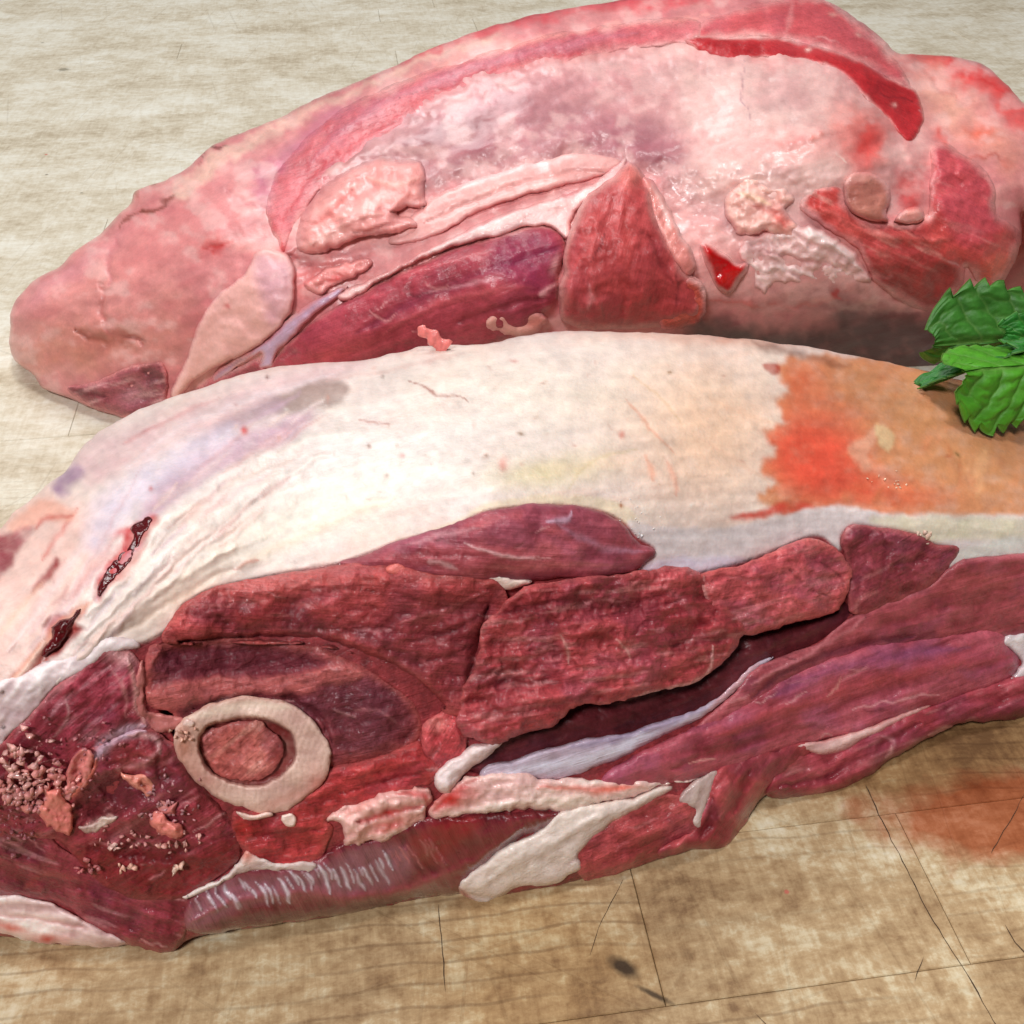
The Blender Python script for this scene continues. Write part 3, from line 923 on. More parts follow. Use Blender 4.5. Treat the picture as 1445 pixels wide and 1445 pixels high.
FRONT_FEATS = [
    # --- broad tones of the fat cover
    Poly([(-200, 700), (60, 690), (150, 740), (120, 830), (60, 900), (-50, 1000), (-200, 1050)], 30, (246, 200, 188), 0.8),
    Poly([(100, 640), (180, 600), (330, 545), (420, 520), (520, 512), (430, 560), (300, 610), (200, 650), (130, 690)], 16, (226, 180, 184), 0.6),
    Poly([(205, 700), (240, 660), (300, 625), (370, 600), (440, 575), (420, 610), (330, 660), (270, 700), (215, 735), (190, 745)], 12, (196, 150, 172), 0.75),
    Poly([(380, 570), (400, 553), (440, 540), (478, 540), (492, 552), (478, 570), (430, 580), (395, 582)], 7, (168, 140, 132), 0.92),
    Poly([(300, 600), (350, 575), (395, 560), (400, 578), (350, 600), (305, 620), (265, 635)], 9, (182, 150, 158), 0.8),
    Poly([(70, 690), (105, 655), (120, 665), (100, 690), (85, 700)], 7, (168, 130, 160), 0.8),
    Poly([(150, 690), (230, 640), (320, 600), (330, 620), (240, 680), (170, 740), (140, 780), (120, 760)], 16, (224, 208, 222), 0.75),
    Blob(560, 640, 190, 55, -12, (240, 228, 222), 0.8),
    Blob(800, 560, 200, 60, 5, (242, 224, 208), 0.8),
    Blob(780, 665, 90, 22, -5, (226, 208, 160), 0.7),
    Blob(1000, 610, 120, 120, 0, (250, 208, 178), 1.0),
    Blob(430, 730, 170, 40, -22, (244, 234, 218), 0.8),
    Blob(250, 840, 110, 30, -35, (248, 222, 200), 0.7),
    # --- orange-brown and red dyed patch at the right
    Poly([(1072, 705), (1090, 680), (1076, 655), (1098, 632), (1084, 608), (1112, 592), (1094, 566), (1108, 545), (1092, 524), (1112, 508), (1120, 500), (1200, 500), (1300, 515),
          (1700, 600), (1700, 735), (1450, 726), (1280, 725), (1180, 715), (1110, 722)], 6, (222, 150, 106), 0.95, rag=9, scale=12),
    Blob(1150, 640, 75, 70, 0, (240, 92, 68), 1.0, hard=2, clip=DYE), Blob(1215, 690, 70, 28, 10, (236, 88, 68), 0.8, clip=DYE),
    Blob(1130, 545, 40, 40, 0, (228, 110, 74), 0.8, clip=DYE), Blob(1190, 590, 60, 30, 20, (220, 112, 80), 0.5, clip=DYE),
    Poly([(1080, 722), (1110, 706), (1150, 712), (1110, 724), (1070, 735), (1032, 731), (1050, 726)], 5, (222, 84, 66), 0.9),
    Blob(1290, 700, 60, 16, 5, (226, 110, 74), 0.6, clip=DYE),
    Blob(1300, 590, 90, 50, 10, (206, 144, 98), 0.6),
    Blob(1400, 660, 70, 50, 0, (226, 158, 108), 0.5),
    Blob(1010, 480, 130, 9, 4, (190, 110, 76), 0.5),
    Poly([(1060, 482), (1100, 488), (1150, 500), (1200, 515), (1190, 520), (1140, 508), (1080, 496)], 5, (110, 60, 40), 0.55, rag=4, scale=10),
    Poly([(1195, 630), (1225, 610), (1235, 600), (1240, 612), (1225, 640), (1232, 655), (1222, 665), (1205, 645)], 5, (236, 170, 140), 0.8, rag=4, scale=8),
    Poly([(1235, 600), (1258, 605), (1262, 620), (1255, 636), (1240, 622)], 4, (232, 196, 150), 0.85, rag=4, scale=6),
    Poly([(1375, 655), (1392, 630), (1396, 650), (1388, 690), (1378, 700)], 6, (240, 176, 128), 0.7),
    Poly([(1075, 515), (1095, 512), (1100, 522), (1088, 528)], 3, (180, 60, 40), 0.8),
    # --- cut thickness of the fat under the cap
    Poly([(560, 762), (640, 735), (688, 708), (770, 696), (850, 703), (890, 720), (905, 745), (895, 760), (843, 722), (774, 713), (688, 722), (600, 757)], 4, (240, 218, 190), 0.9),
    Poly([(885, 738), (920, 742), (985, 745), (1040, 742), (1090, 733), (1150, 714), (1210, 716), (1270, 728), (1445, 728),
          (1700, 728), (1700, 800), (1380, 810), (1320, 815), (1180, 790), (1100, 790), (980, 825), (890, 815)], 4, (232, 216, 214), 0.95),
    Poly([(1230, 730), (1445, 730), (1700, 730), (1700, 775), (1445, 762), (1300, 760)], 6, (232, 220, 190), 0.8),
    Poly([(930, 790), (1040, 785), (1060, 795), (990, 812), (905, 812)], 5, (226, 216, 232), 0.8),
    Poly([(1340, 800), (1360, 775), (1420, 760), (1480, 760), (1450, 790), (1377, 800)], 6, (240, 236, 226), 0.8),
    # --- deep blood line and splits on the left shoulder of the cap
    Poly([(178, 744), (214, 724), (224, 734), (214, 752), (206, 775), (192, 795), (182, 812), (160, 828), (138, 850), (130, 838), (146, 800), (168, 770)], 5, (196, 60, 58), 0.85, rag=3, scale=10, h=-6),
    Poly([(126, 852), (96, 864), (68, 878), (62, 905), (40, 945), (30, 962), (60, 942), (92, 915), (116, 890), (108, 880)], 5, (190, 66, 60), 0.9, rag=3, scale=10, h=-8),
    Line([(0, 975), (20, 955), (44, 925), (62, 900)], 4, (200, 90, 76), 0.7, h=-3),
    Poly([(98, 890), (112, 888), (110, 900), (88, 915), (66, 932), (50, 950), (40, 955), (62, 925)], 4, (176, 56, 50), 0.8, h=-5),
    Poly([(68, 800), (80, 785), (85, 795), (70, 815), (45, 838), (48, 826)], 4, (150, 40, 44), 0.85, h=-6),
    Blob(170, 750, 12, 5, -25, (224, 90, 96), 0.7),
    Line([(112, 716), (95, 735), (75, 765), (60, 790)], 5, (226, 120, 110), 0.6),
    Poly([(10, 742), (30, 725), (60, 705), (95, 712), (112, 722), (95, 735), (70, 732), (40, 745), (15, 752)], 6, (246, 180, 160), 0.85, h=9),
    Line([(50, 748), (60, 736), (80, 728), (108, 724)], 4, (206, 70, 60), 0.6, h=-3),
    Poly([(-60, 760), (0, 752), (22, 752), (30, 762), (20, 790), (5, 810), (-50, 860)], 6, (156, 60, 72), 0.95),
    Poly([(20, 748), (48, 742), (40, 760), (25, 770)], 4, (186, 100, 108), 0.5),
    # --- loose things on the cap
    *STREAKS,
    Blob(343, 607, 5, 5, 0, (206, 52, 50), 0.95, h=3),
    Blob(212, 690, 4, 3, 0, (200, 90, 90), 0.7), Blob(332, 569, 3, 2, 0, (190, 90, 80), 0.8),
    Blob(377, 530, 3, 3, 0, (120, 70, 60), 0.8), Blob(541, 530, 2.5, 2.5, 0, (110, 80, 60), 0.7),
    Blob(524, 629, 3, 4, 0, (140, 90, 70), 0.8), Blob(735, 611, 4, 2.5, 0, (130, 90, 50), 0.8),
    Blob(686, 643, 4, 3, 0, (150, 100, 70), 0.7), Blob(711, 655, 7, 9, 20, (214, 110, 100), 0.6),
    Blob(565, 644, 5, 4, 0, (214, 130, 120), 0.6), Blob(948, 525, 4, 3, 0, (150, 110, 70), 0.8),
    Blob(877, 715, 3.5, 3.5, 0, (170, 90, 40), 0.9), Blob(722, 508, 6, 2.5, 0, (210, 120, 110), 0.7),
    Blob(765, 540, 5, 2, -20, (180, 130, 110), 0.6), Blob(878, 612, 4, 5, 0, (214, 120, 104), 0.7),
    Blob(545, 670, 3, 3, 0, (160, 120, 100), 0.6), Blob(669, 669, 2.5, 2.5, 0, (150, 110, 90), 0.7),
    Blob(1350, 640, 5, 3, 20, (110, 90, 50), 0.8), Blob(1335, 645, 4, 2, 0, (180, 80, 40), 0.7),
    Line([(578, 538), (600, 546), (618, 556), (645, 559), (660, 566)], 1.8, (170, 110, 96), 0.8),
    Line([(505, 592), (530, 595), (550, 597)], 1.8, (206, 150, 140), 0.7),
    Line([(880, 560), (900, 585), (930, 620), (950, 640)], 2.5, (232, 160, 130), 0.6, h=-1.5),
    Line([(910, 640), (918, 660), (922, 680)], 4, (244, 170, 140), 0.6), Line([(938, 650), (948, 680), (955, 700)], 5, (246, 176, 150), 0.6),
    Line([(893, 530), (930, 560), (960, 600)], 2.5, (230, 190, 150), 0.5, h=-1.2),
    Line([(800, 690), (830, 655), (870, 640), (900, 630)], 3, (216, 190, 140), 0.4),
    Line([(460, 540), (560, 520), (660, 500)], 3, (224, 180, 170), 0.4, h=1.5),
    # --- folds running down to the left
    Line([(500, 610), (400, 630), (300, 680), (230, 730), (195, 790), (120, 870)], 10, (250, 240, 226), 0.4, h=6),
    Line([(420, 640), (330, 680), (250, 740), (215, 790)], 4, (214, 186, 170), 0.5, h=-4),
    Line([(470, 640), (380, 680), (290, 735), (230, 790), (170, 850), (110, 910)], 9, (252, 238, 226), 0.4, h=6),
    Line([(440, 670), (340, 720), (260, 790), (190, 860)], 4, (222, 190, 176), 0.45, h=-4),
    Line([(330, 770), (250, 820), (180, 870), (120, 925), (80, 965)], 9, (250, 230, 212), 0.4, h=7),
    Line([(330, 800), (260, 840), (200, 880), (150, 905)], 5, (236, 200, 176), 0.4, h=-4),
    Line([(180, 670), (140, 720), (110, 780), (60, 850), (10, 920)], 8, (250, 224, 224), 0.4, h=5),
    Line([(200, 660), (165, 720), (140, 770), (90, 850), (30, 930)], 4, (220, 180, 184), 0.45, h=-4),
    Line([(130, 850), (80, 890), (30, 950), (0, 990)], 9, (250, 200, 170), 0.5, h=6),
    Line([(60, 820), (20, 870), (-20, 920)], 6, (250, 196, 170), 0.5, h=4),
    Line([(310, 560), (240, 590), (170, 625)], 4, (214, 120, 120), 0.45, h=-3),
    Line([(350, 545), (260, 575), (190, 605)], 6, (244, 214, 206), 0.5, h=4),
    Line([(470, 530), (360, 560), (260, 600), (180, 660)], 6, (240, 220, 222), 0.5, h=4),
    Line([(560, 700), (480, 730), (400, 770), (330, 800)], 9, (248, 224, 196), 0.5, h=3),
    Line([(325, 805), (345, 793), (365, 790)], 3, (214, 110, 96), 0.6),
    # fan of wrinkles near the dyed patch
    Line([(900, 560), (960, 590), (1010, 640)], 6, None, 0, h=2), Line([(960, 540), (1020, 570), (1080, 620)], 5, None, 0, h=2),
    Line([(920, 600), (940, 640), (950, 690)], 6, None, 0, h=2), Line([(1000, 560), (1060, 590), (1090, 600)], 5, (246, 200, 170), 0.5, h=-2),
    Line([(990, 620), (1040, 650), (1085, 680)], 4, (246, 200, 172), 0.5, h=-1.5),
]


HOLLOWS = [
    Poly([(660, 1075), (720, 1035), (800, 990), (900, 955), (985, 925), (1060, 870), (1185, 850), (1195, 868), (1150, 905), (1065, 945),
          (1030, 980), (940, 1025), (850, 1050), (750, 1072), (690, 1090)], 6, h=-50),
    Poly([(212, 960), (220, 920), (270, 910), (380, 910), (500, 942), (570, 988), (588, 1015), (582, 1045), (510, 1068), (460, 1085),
          (380, 1130), (300, 1110), (250, 1040), (225, 995)], 6, h=-45)]


def front_tone(X, Y, d, k):
    u, v = fibre(X, Y, 18, -0.25, 500, 650)
    n1 = fbm(u / 90, v / 13, 31, 2)
    n2 = fbm(X / 60, Y / 40, 32, 4)
    n3 = fbm(X / 12, Y / 10, 33, 2)
    h = (n1 - 0.5) * 5 + (n2 - 0.5) * 12 + (n3 - 0.5) * 1.6
    h *= sstep(0, 30, d)
    cap = np.repeat(lin((240, 220, 212))[None], len(X), 0)
    q = (sstep(0.45, 0.75, n2) * 0.5)[:, None]
    cap = cap * (1 - q) + lin((238, 222, 208)) * q
    q = (sstep(0.52, 0.78, fbm(u / 70 + 5, v / 20, 35, 3)) * 0.4)[:, None]
    cap = cap * (1 - q) + lin((246, 206, 190)) * q
    meat = np.repeat(lin((146, 56, 60))[None], len(X), 0) * (0.6 + 0.8 * n3)[:, None]
    h = h * (1 - k)
    cap, h = apply_feats(FRONT_FEATS, X, Y, cap, h * 0.8, 'shell')
    h = np.where(h > -8, h * 0.72, h + 2.24)
    cap = cap * (0.85 + 0.16 * (n1 - 0.5) + 0.22 * (n3 - 0.5) + 0.12 * (n2 - 0.5))[:, None]
    kk = k[:, None]
    col = cap * (1 - kk) + meat * kk
    h = h * (1 - k) + (-3 + (n2 - 0.5) * 4) * k
    for f in HOLLOWS:
        h = h + f.h * f.mask(X, Y)
    return col, h, np.stack([u / 100, v / 100, h / 100], 1)


FF.tone = front_tone
shell(front, FF, front_tone, CUT, ('fat_cap', M_fat), ('flesh', M_cut), (0.004, 0.026))


def fp(name, pts, mat, col, **kw):
    if mat is M_cut:
        kw['puff'] = kw.get('puff', 10) * 0.55
        kw['R'] = kw.get('R', 22) * 1.25
        kw['lump'] = kw.get('lump', 2) * 1.1
        kw['gran'] = kw.get('gran', 0.5) * 0.9
        kw.setdefault('crev', 1.5)
        kw.setdefault('rim', (192, 104, 100))
        kw.setdefault('rima', 0.4)
        kw.setdefault('rimw', 6)
    if mat in (M_cut, M_smooth):
        kw['sink'] = 2.5
        kw.setdefault('grow', 2.5)
        kw.setdefault('marb', 1.0)
        kw.setdefault('hue', 0.6)
        kw.setdefault('step', 2.1)
        kw['dark'] = kw.get('dark', 0.5) * 1.35
        col = tuple(min(255, c * f) for c, f in zip(col, (1.08, 1.18, 1.22)))
    return piece(name, front, FF, pts, mat, col, **kw)


rs_ = np.random.RandomState(12)
STRIPES = []
for i in range(46):
    x0 = 275 + i * 7.6 + rs_.uniform(-3, 3)
    y0 = 1266 - (i * 7.6) * 0.215 + rs_.uniform(-14, 6)
    ln_ = rs_.uniform(12, 40)
    STRIPES.append(Line([(x0, y0), (x0 + ln_ * 0.33, y0 + ln_ * 0.5), (x0 + ln_ * 0.55, y0 + ln_)], rs_.uniform(1.4, 2.8),
                        (232, 222, 232) if i < 36 else (190, 110, 112), rs_.uniform(0.4, 0.9), h=rs_.uniform(1.5, 5)))
for pts in ([(184, 745), (196, 735), (212, 728), (218, 736), (209, 748), (204, 758), (200, 770), (190, 778), (182, 794), (174, 806), (158, 822), (140, 841), (138, 832), (148, 812), (158, 790),
             (172, 777), (182, 765), (186, 754)],
            [(122, 856), (104, 866), (84, 876), (71, 884), (70, 900), (64, 915), (58, 930), (66, 929), (78, 918), (90, 902), (98, 886), (112, 870)]):
    fp('blood_clot', pts, M_wetred, (84, 8, 14), lift=-3, puff=4, R=6, lump=5, gran=3, rag=4, dark=0.6, step=1.5, sink=3, skirt=8)
# deep layers first
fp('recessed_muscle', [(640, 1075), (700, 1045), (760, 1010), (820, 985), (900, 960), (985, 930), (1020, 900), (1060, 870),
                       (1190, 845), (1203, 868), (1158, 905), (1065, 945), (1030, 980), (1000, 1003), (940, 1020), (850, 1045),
                       (750, 1068), (690, 1085), (660, 1095)], M_smooth, (88, 28, 32), lift=-16, puff=7, R=30, ang=20, fib=0.7,  # muscle colour darkened to paint the shade under the centre muscle
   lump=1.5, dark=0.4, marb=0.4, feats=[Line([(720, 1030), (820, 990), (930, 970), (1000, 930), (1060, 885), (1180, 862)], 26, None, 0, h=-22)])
fp('outer_muscle', [(-170, 1105), (-60, 1070), (0, 1050), (30, 1020), (62, 985), (105, 952), (155, 913), (190, 925), (200, 960),
                    (198, 1000), (215, 1030), (185, 1045), (150, 1060), (110, 1085), (50, 1100), (0, 1115), (-170, 1140)],
   M_cut, (140, 46, 56), lift=0, puff=11, R=30, ang=40, fib=0.8, lump=2.6, dark=0.5, pale=(214, 160, 168), palea=0.35,
   feats=[Line([(93, 985), (95, 1010), (85, 1035), (72, 1045)], 2.5, (206, 150, 150), 0.7, h=1), Line([(182, 930), (192, 960), (196, 1000), (205, 1020)], 6, (206, 146, 140), 0.8, h=3), Line([(205, 1022), (170, 1030), (140, 1050), (125, 1070)], 7, (204, 170, 186), 0.7, h=3), Blob(175, 925, 30, 12, 10, (206, 160, 156), 0.6), Line([(20, 1040), (50, 1000), (90, 965), (140, 925)], 6, (196, 130, 134), 0.5),
          Line([(150, 940), (170, 960), (180, 990), (178, 1010)], 3, (200, 130, 130), 0.5, h=1),
          Blob(60, 1050, 70, 30, -30, (120, 34, 48), 0.5)])
fp('lower_muscle', [(-170, 1120), (0, 1105), (55, 1090), (85, 1130), (70, 1180), (112, 1215), (150, 1248), (200, 1268),
                    (256, 1266), (268, 1290), (255, 1325), (240, 1341), (222, 1342), (185, 1332), (130, 1303), (88, 1275),
                    (40, 1266), (0, 1263), (-170, 1270)], M_cut, (124, 38, 46), lift=0, puff=10, R=26, ang=-20, fib=0.8,
   lump=2.4, pale=(220, 160, 160), palea=0.3, feats=[Line([(30, 1255), (60, 1235), (110, 1240)], 5, (150, 60, 50), 0.4)])
fp('fat_rim', [(-170, 1268), (0, 1262), (50, 1268), (92, 1282), (130, 1305), (178, 1330), (150, 1336), (100, 1333),
               (50, 1331), (15, 1322), (-20, 1316), (-170, 1312)], M_fat, (238, 206, 202), lift=3, puff=10, R=18, ang=-8, fib=1.4,
   feats=[Blob(15, 1312, 22, 6, 10, (232, 110, 96), 0.8), Blob(68, 1325, 24, 6, 0, (214, 70, 60), 0.8),
          Line([(-20, 1295), (50, 1297), (120, 1310)], 3, (214, 150, 140), 0.6, h=-3)])
fp('connective_fat', [(-170, 1110), (-80, 1020), (0, 962), (30, 950), (62, 935), (100, 925), (150, 900), (190, 902), (200, 915), (150, 925), (112, 950), (75, 975),
                      (45, 1005), (18, 1030), (0, 1052), (-170, 1150)], M_fat, (222, 200, 200), lift=1, puff=3, R=12, ang=45, fib=1.2, skirt=20,
   feats=[Line([(60, 965), (30, 990), (0, 1030)], 4, (196, 170, 176), 0.5, h=-2)])
fp('belly_muscle', [(1082, 1122), (1090, 1100), (1110, 1062), (1150, 1062), (1190, 1055), (1225, 1030), (1325, 990),
                    (1400, 965), (1445, 952), (1650, 900), (1660, 960), (1480, 1000), (1445, 1008), (1400, 1015), (1362, 1016), (1330, 1028),
                    (1290, 1050), (1262, 1064), (1235, 1085), (1205, 1105), (1180, 1116), (1140, 1123), (1105, 1126)],
   M_smooth, (142, 50, 56), lift=0, puff=12, R=26, ang=22, fib=1.5, lump=2.5, dark=0.6, pale=(214, 150, 150), palea=0.3,
   feats=[Line([(1180, 1095), (1215, 1075), (1235, 1055)], 14, (176, 84, 92), 0.5, h=3),
          Line([(1100, 1110), (1160, 1095), (1210, 1070), (1300, 1020)], 7, (104, 30, 40), 0.6, h=-7),
          Line([(1258, 1050), (1258, 1065), (1250, 1072)], 3, (220, 160, 160), 0.7, h=1),
          Line([(1245, 1040), (1260, 1045), (1262, 1055)], 3, (206, 140, 150), 0.6, h=1),
          Line([(1310, 1038), (1330, 1030), (1345, 1026)], 3, (226, 170, 160), 0.7, h=1),
          Line([(1360, 990), (1420, 985), (1480, 970)], 8, (110, 34, 40), 0.5, h=-4)])
fp('twisted_muscle', [(1003, 1112), (1016, 1083), (1060, 1066), (1108, 1050), (1150, 1050), (1125, 1075), (1100, 1092),
                      (1086, 1108), (1070, 1130), (1048, 1158), (1032, 1187), (1014, 1197), (980, 1196), (930, 1207), (940, 1190),
                      (975, 1175), (992, 1150)], M_smooth, (146, 52, 54), lift=2, puff=15, R=26, ang=55, fib=1.6, lump=2.5, dark=0.6,
   feats=[Line([(1030, 1100), (1025, 1130), (1018, 1160)], 7, (176, 92, 88), 0.5, h=4),
          Line([(1005, 1125), (1003, 1160), (990, 1185)], 6, (100, 26, 34), 0.6, h=-5),
          Line([(1060, 1085), (1045, 1120), (1035, 1150)], 6, (104, 30, 36), 0.5, h=-4)])
fp('silver_bottom_muscle', [(262, 1312), (256, 1290), (270, 1262), (305, 1240), (345, 1226), (400, 1222), (450, 1210), (480, 1192),
                            (545, 1180), (590, 1155), (660, 1148), (720, 1146), (800, 1142), (775, 1165), (720, 1192), (680, 1222), (655, 1258),
                            (600, 1268), (540, 1279), (450, 1295), (360, 1307), (290, 1317)],
   M_silver, (120, 40, 48), lift=0, puff=13, R=34, ang=-62, fib=2.4, lump=1.6, dark=0.4, streak=0.4,
   feats=[Poly([(262, 1305), (275, 1265), (320, 1240), (380, 1232), (450, 1222), (500, 1195), (545, 1190), (590, 1200), (585, 1225), (550, 1250),
                (480, 1262), (420, 1262), (340, 1280), (290, 1312)], 12, (158, 100, 112), 0.8),
          Poly([(580, 1190), (620, 1160), (680, 1155), (660, 1185), (610, 1215), (585, 1215)], 10, (146, 34, 38), 0.7),
          Line([(270, 1300), (340, 1270), (430, 1262), (540, 1262), (640, 1230), (740, 1165)], 8, (166, 84, 84), 0.5, h=5),
          Line([(290, 1308), (380, 1296), (480, 1284), (600, 1262)], 9, (90, 32, 40), 0.6, h=-2),
          Poly([(640, 1215), (700, 1175), (770, 1150), (780, 1160), (720, 1190), (670, 1225), (640, 1250)], 8, (120, 40, 44), 0.6)]
   + STRIPES)
fp('underlying_muscle', [(818, 1228), (814, 1205), (833, 1183), (865, 1158), (915, 1130), (950, 1122), (990, 1138), (998, 1165), (982, 1188),
                         (940, 1205), (880, 1227), (830, 1240)], M_cut, (156, 58, 58), lift=2, puff=13, R=24, ang=25, fib=1, lump=2.6,
   feats=[Line([(850, 1215), (900, 1195), (950, 1175)], 6, (120, 36, 40), 0.4, h=-2), Blob(940, 1135, 26, 8, 20, (190, 90, 84), 0.5)])
fp('white_fat_flap', [(643, 1253), (650, 1240), (674, 1222), (722, 1192), (767, 1168), (791, 1147), (843, 1133), (895, 1124),
                      (935, 1108), (950, 1112), (912, 1137), (864, 1161), (835, 1184), (817, 1208), (822, 1225), (805, 1234), (781, 1249), (743, 1250),
                      (712, 1262), (690, 1276), (672, 1276), (655, 1266)], M_wetfat, (234, 216, 206), lift=6, puff=12, R=16, ang=30,
   fib=1, lump=2.2, dark=0.1, streak=0.08, skirt=24, feats=[Blob(655, 1262, 14, 6, 30, (190, 60, 60), 0.8),
        Line([(800, 1222), (830, 1195), (870, 1160)], 4, (196, 160, 160), 0.6, h=-4), Line([(690, 1240), (760, 1200), (840, 1150)], 9, None, 0, h=4)])
fp('fat_membrane', [(955, 1128), (975, 1105), (1010, 1084), (1016, 1092), (1004, 1120), (996, 1150), (988, 1170), (978, 1160), (980, 1142), (965, 1138)],
   M_wetfat, (196, 170, 164), lift=7, puff=5, R=10, ang=60, dark=0.15)
fp('flat_muscle', [(1000, 1012), (1035, 980), (1065, 945), (1153, 910), (1198, 877), (1225, 862), (1310, 826), (1340, 803), (1377, 789),
                   (1445, 783), (1660, 778), (1660, 870), (1445, 898), (1390, 896), (1300, 908), (1200, 926), (1120, 956), (1060, 1000), (1010, 1030), (985, 1030)],
   M_smooth, (144, 58, 62), lift=0, puff=10, R=22, ang=17, fib=1.3, lump=1.6, dark=0.45, rim=(190, 110, 116), rimw=6,
   feats=[Line([(1060, 970), (1130, 930), (1200, 890), (1225, 870)], 4, (206, 130, 134), 0.6, h=2),
          Line([(1100, 950), (1200, 905), (1300, 880)], 8, (166, 76, 86), 0.4, h=3),
          Line([(1060, 985), (1120, 945), (1200, 915), (1290, 897)], 6, (96, 40, 62), 0.6, h=-4),
          Blob(1385, 820, 70, 14, -6, (176, 86, 84), 0.5), Blob(1200, 895, 50, 10, -20, (166, 78, 80), 0.5)])
fp('spindle_muscle', [(850, 1104), (880, 1076), (945, 1045), (1010, 1017), (1060, 990), (1120, 952), (1200, 921), (1300, 903), (1385, 891),
                      (1415, 897), (1424, 915), (1438, 931), (1430, 950), (1404, 964), (1325, 991), (1232, 1023), (1170, 1040), (1121, 1052),
                      (1060, 1072), (1014, 1087), (945, 1104), (890, 1112)],
   M_smooth, (160, 66, 74), lift=2, puff=20, R=48, ang=20, fib=1.1, lump=1.4, dark=0.35, streak=0.4,
   feats=[Line([(1010, 1040), (1110, 1000), (1220, 965), (1330, 940), (1430, 925)], 12, (178, 74, 76), 0.6, h=3),
          Line([(1080, 985), (1160, 950), (1260, 925), (1370, 912)], 10, (138, 74, 108), 0.6),
          Line([(1150, 1010), (1230, 985), (1320, 960)], 6, (130, 50, 60), 0.5, h=-2),
          Line([(950, 1085), (1050, 1050), (1150, 1025)], 9, (118, 34, 38), 0.5, h=-3),
          Line([(1200, 1005), (1260, 990), (1330, 978)], 1.8, (226, 160, 164), 0.7),
          Line([(975, 1078), (1000, 1074), (1012, 1070)], 1.6, (226, 160, 150), 0.7),
          Line([(1165, 982), (1180, 970), (1188, 955)], 1.6, (220, 150, 140), 0.6),
          Blob(1395, 925, 40, 12, 0, (170, 76, 92), 0.6)])
fp('fat_membrane', [(1118, 1052), (1140, 1047), (1170, 1042), (1232, 1022), (1290, 1000), (1318, 994), (1262, 1022), (1222, 1042),
                    (1195, 1058), (1160, 1066), (1136, 1062)], M_wetfat, (214, 170, 166), lift=8, puff=6, R=10, ang=20, dark=0.2,
   rim=(196, 90, 84), rimw=4)
fp('fat_end', [(1414, 908), (1418, 896), (1445, 890), (1650, 878), (1650, 940), (1445, 958), (1412, 972), (1404, 968), (1432, 950), (1441, 932), (1424, 914)],
   M_wetfat, (226, 212, 214), lift=4, puff=10, R=14, ang=30, dark=0.2)
fp('silverskin', [(680, 1098), (687, 1082), (722, 1072), (760, 1060), (821, 1044), (894, 1030), (963, 1008), (991, 999), (1010, 988), (1036, 965),
                  (1062, 937), (1090, 928), (1064, 945), (1036, 978), (1000, 1006), (963, 1026), (911, 1054), (860, 1076), (794, 1096), (740, 1100)],
   M_silver, (192, 172, 188), lift=3, puff=5, R=16, ang=18, fib=0.8, lump=0.8, dark=0.12, streak=0.25,
   feats=[Line([(700, 1092), (780, 1080), (860, 1060), (930, 1030)], 9, (226, 222, 236), 0.7),
          Line([(800, 1056), (870, 1042), (950, 1018), (1000, 995)], 7, (146, 128, 158), 0.6),
          Line([(1000, 1002), (1040, 968), (1075, 935)], 6, (222, 150, 150), 0.6)])
fp('rib_fat', [(609, 1152), (614, 1130), (628, 1112), (655, 1098), (705, 1090), (760, 1098), (830, 1098), (900, 1102), (960, 1100), (986, 1094),
               (978, 1102), (930, 1110), (890, 1124), (850, 1133), (800, 1142), (740, 1144), (700, 1146), (660, 1151)],
   M_wetfat, (246, 204, 196), lift=7, puff=8, R=14, ang=5, fib=1.2, lump=5, gran=2, dark=0.15, rag=5, skirt=22,
   feats=[Blob(636, 1130, 34, 14, -20, (214, 40, 38), 0.85), Line([(612, 1148), (640, 1120), (680, 1100)], 5, (206, 36, 36), 0.6, h=-4),
          Line([(760, 1112), (830, 1112), (900, 1112)], 5, (232, 110, 92), 0.7), Blob(870, 1112, 40, 6, 0, (238, 120, 100), 0.7),
          Line([(655, 1110), (720, 1104), (790, 1108)], 6, (244, 196, 190), 0.7), Blob(800, 1132, 60, 8, -4, (222, 206, 186), 0.7),
          Line([(860, 1125), (920, 1110), (980, 1098)], 4, (216, 190, 176), 0.6)])
fp('end_strip', [(470, 1085), (512, 1075), (556, 1062), (590, 1048), (600, 1062), (618, 1082), (608, 1102), (560, 1117), (511, 1132), (460, 1158), (468, 1170),
                 (460, 1192), (450, 1210), (400, 1222), (360, 1214), (335, 1188), (330, 1150), (350, 1146), (394, 1146), (445, 1118), (462, 1092)],
   M_cut, (160, 46, 46), lift=2, puff=12, R=22, ang=10, fib=1.2, lump=3, gran=0.8,
   feats=[Line([(480, 1100), (540, 1085), (600, 1075)], 6, (180, 64, 60), 0.5, h=4), Line([(480, 1118), (540, 1102), (600, 1092)], 4, (120, 24, 28), 0.5, h=-4),
          Line([(350, 1180), (400, 1175), (450, 1172)], 5, (112, 22, 28), 0.6, h=-3), Blob(340, 1170, 14, 12, 0, (206, 50, 46), 0.5, h=3)])
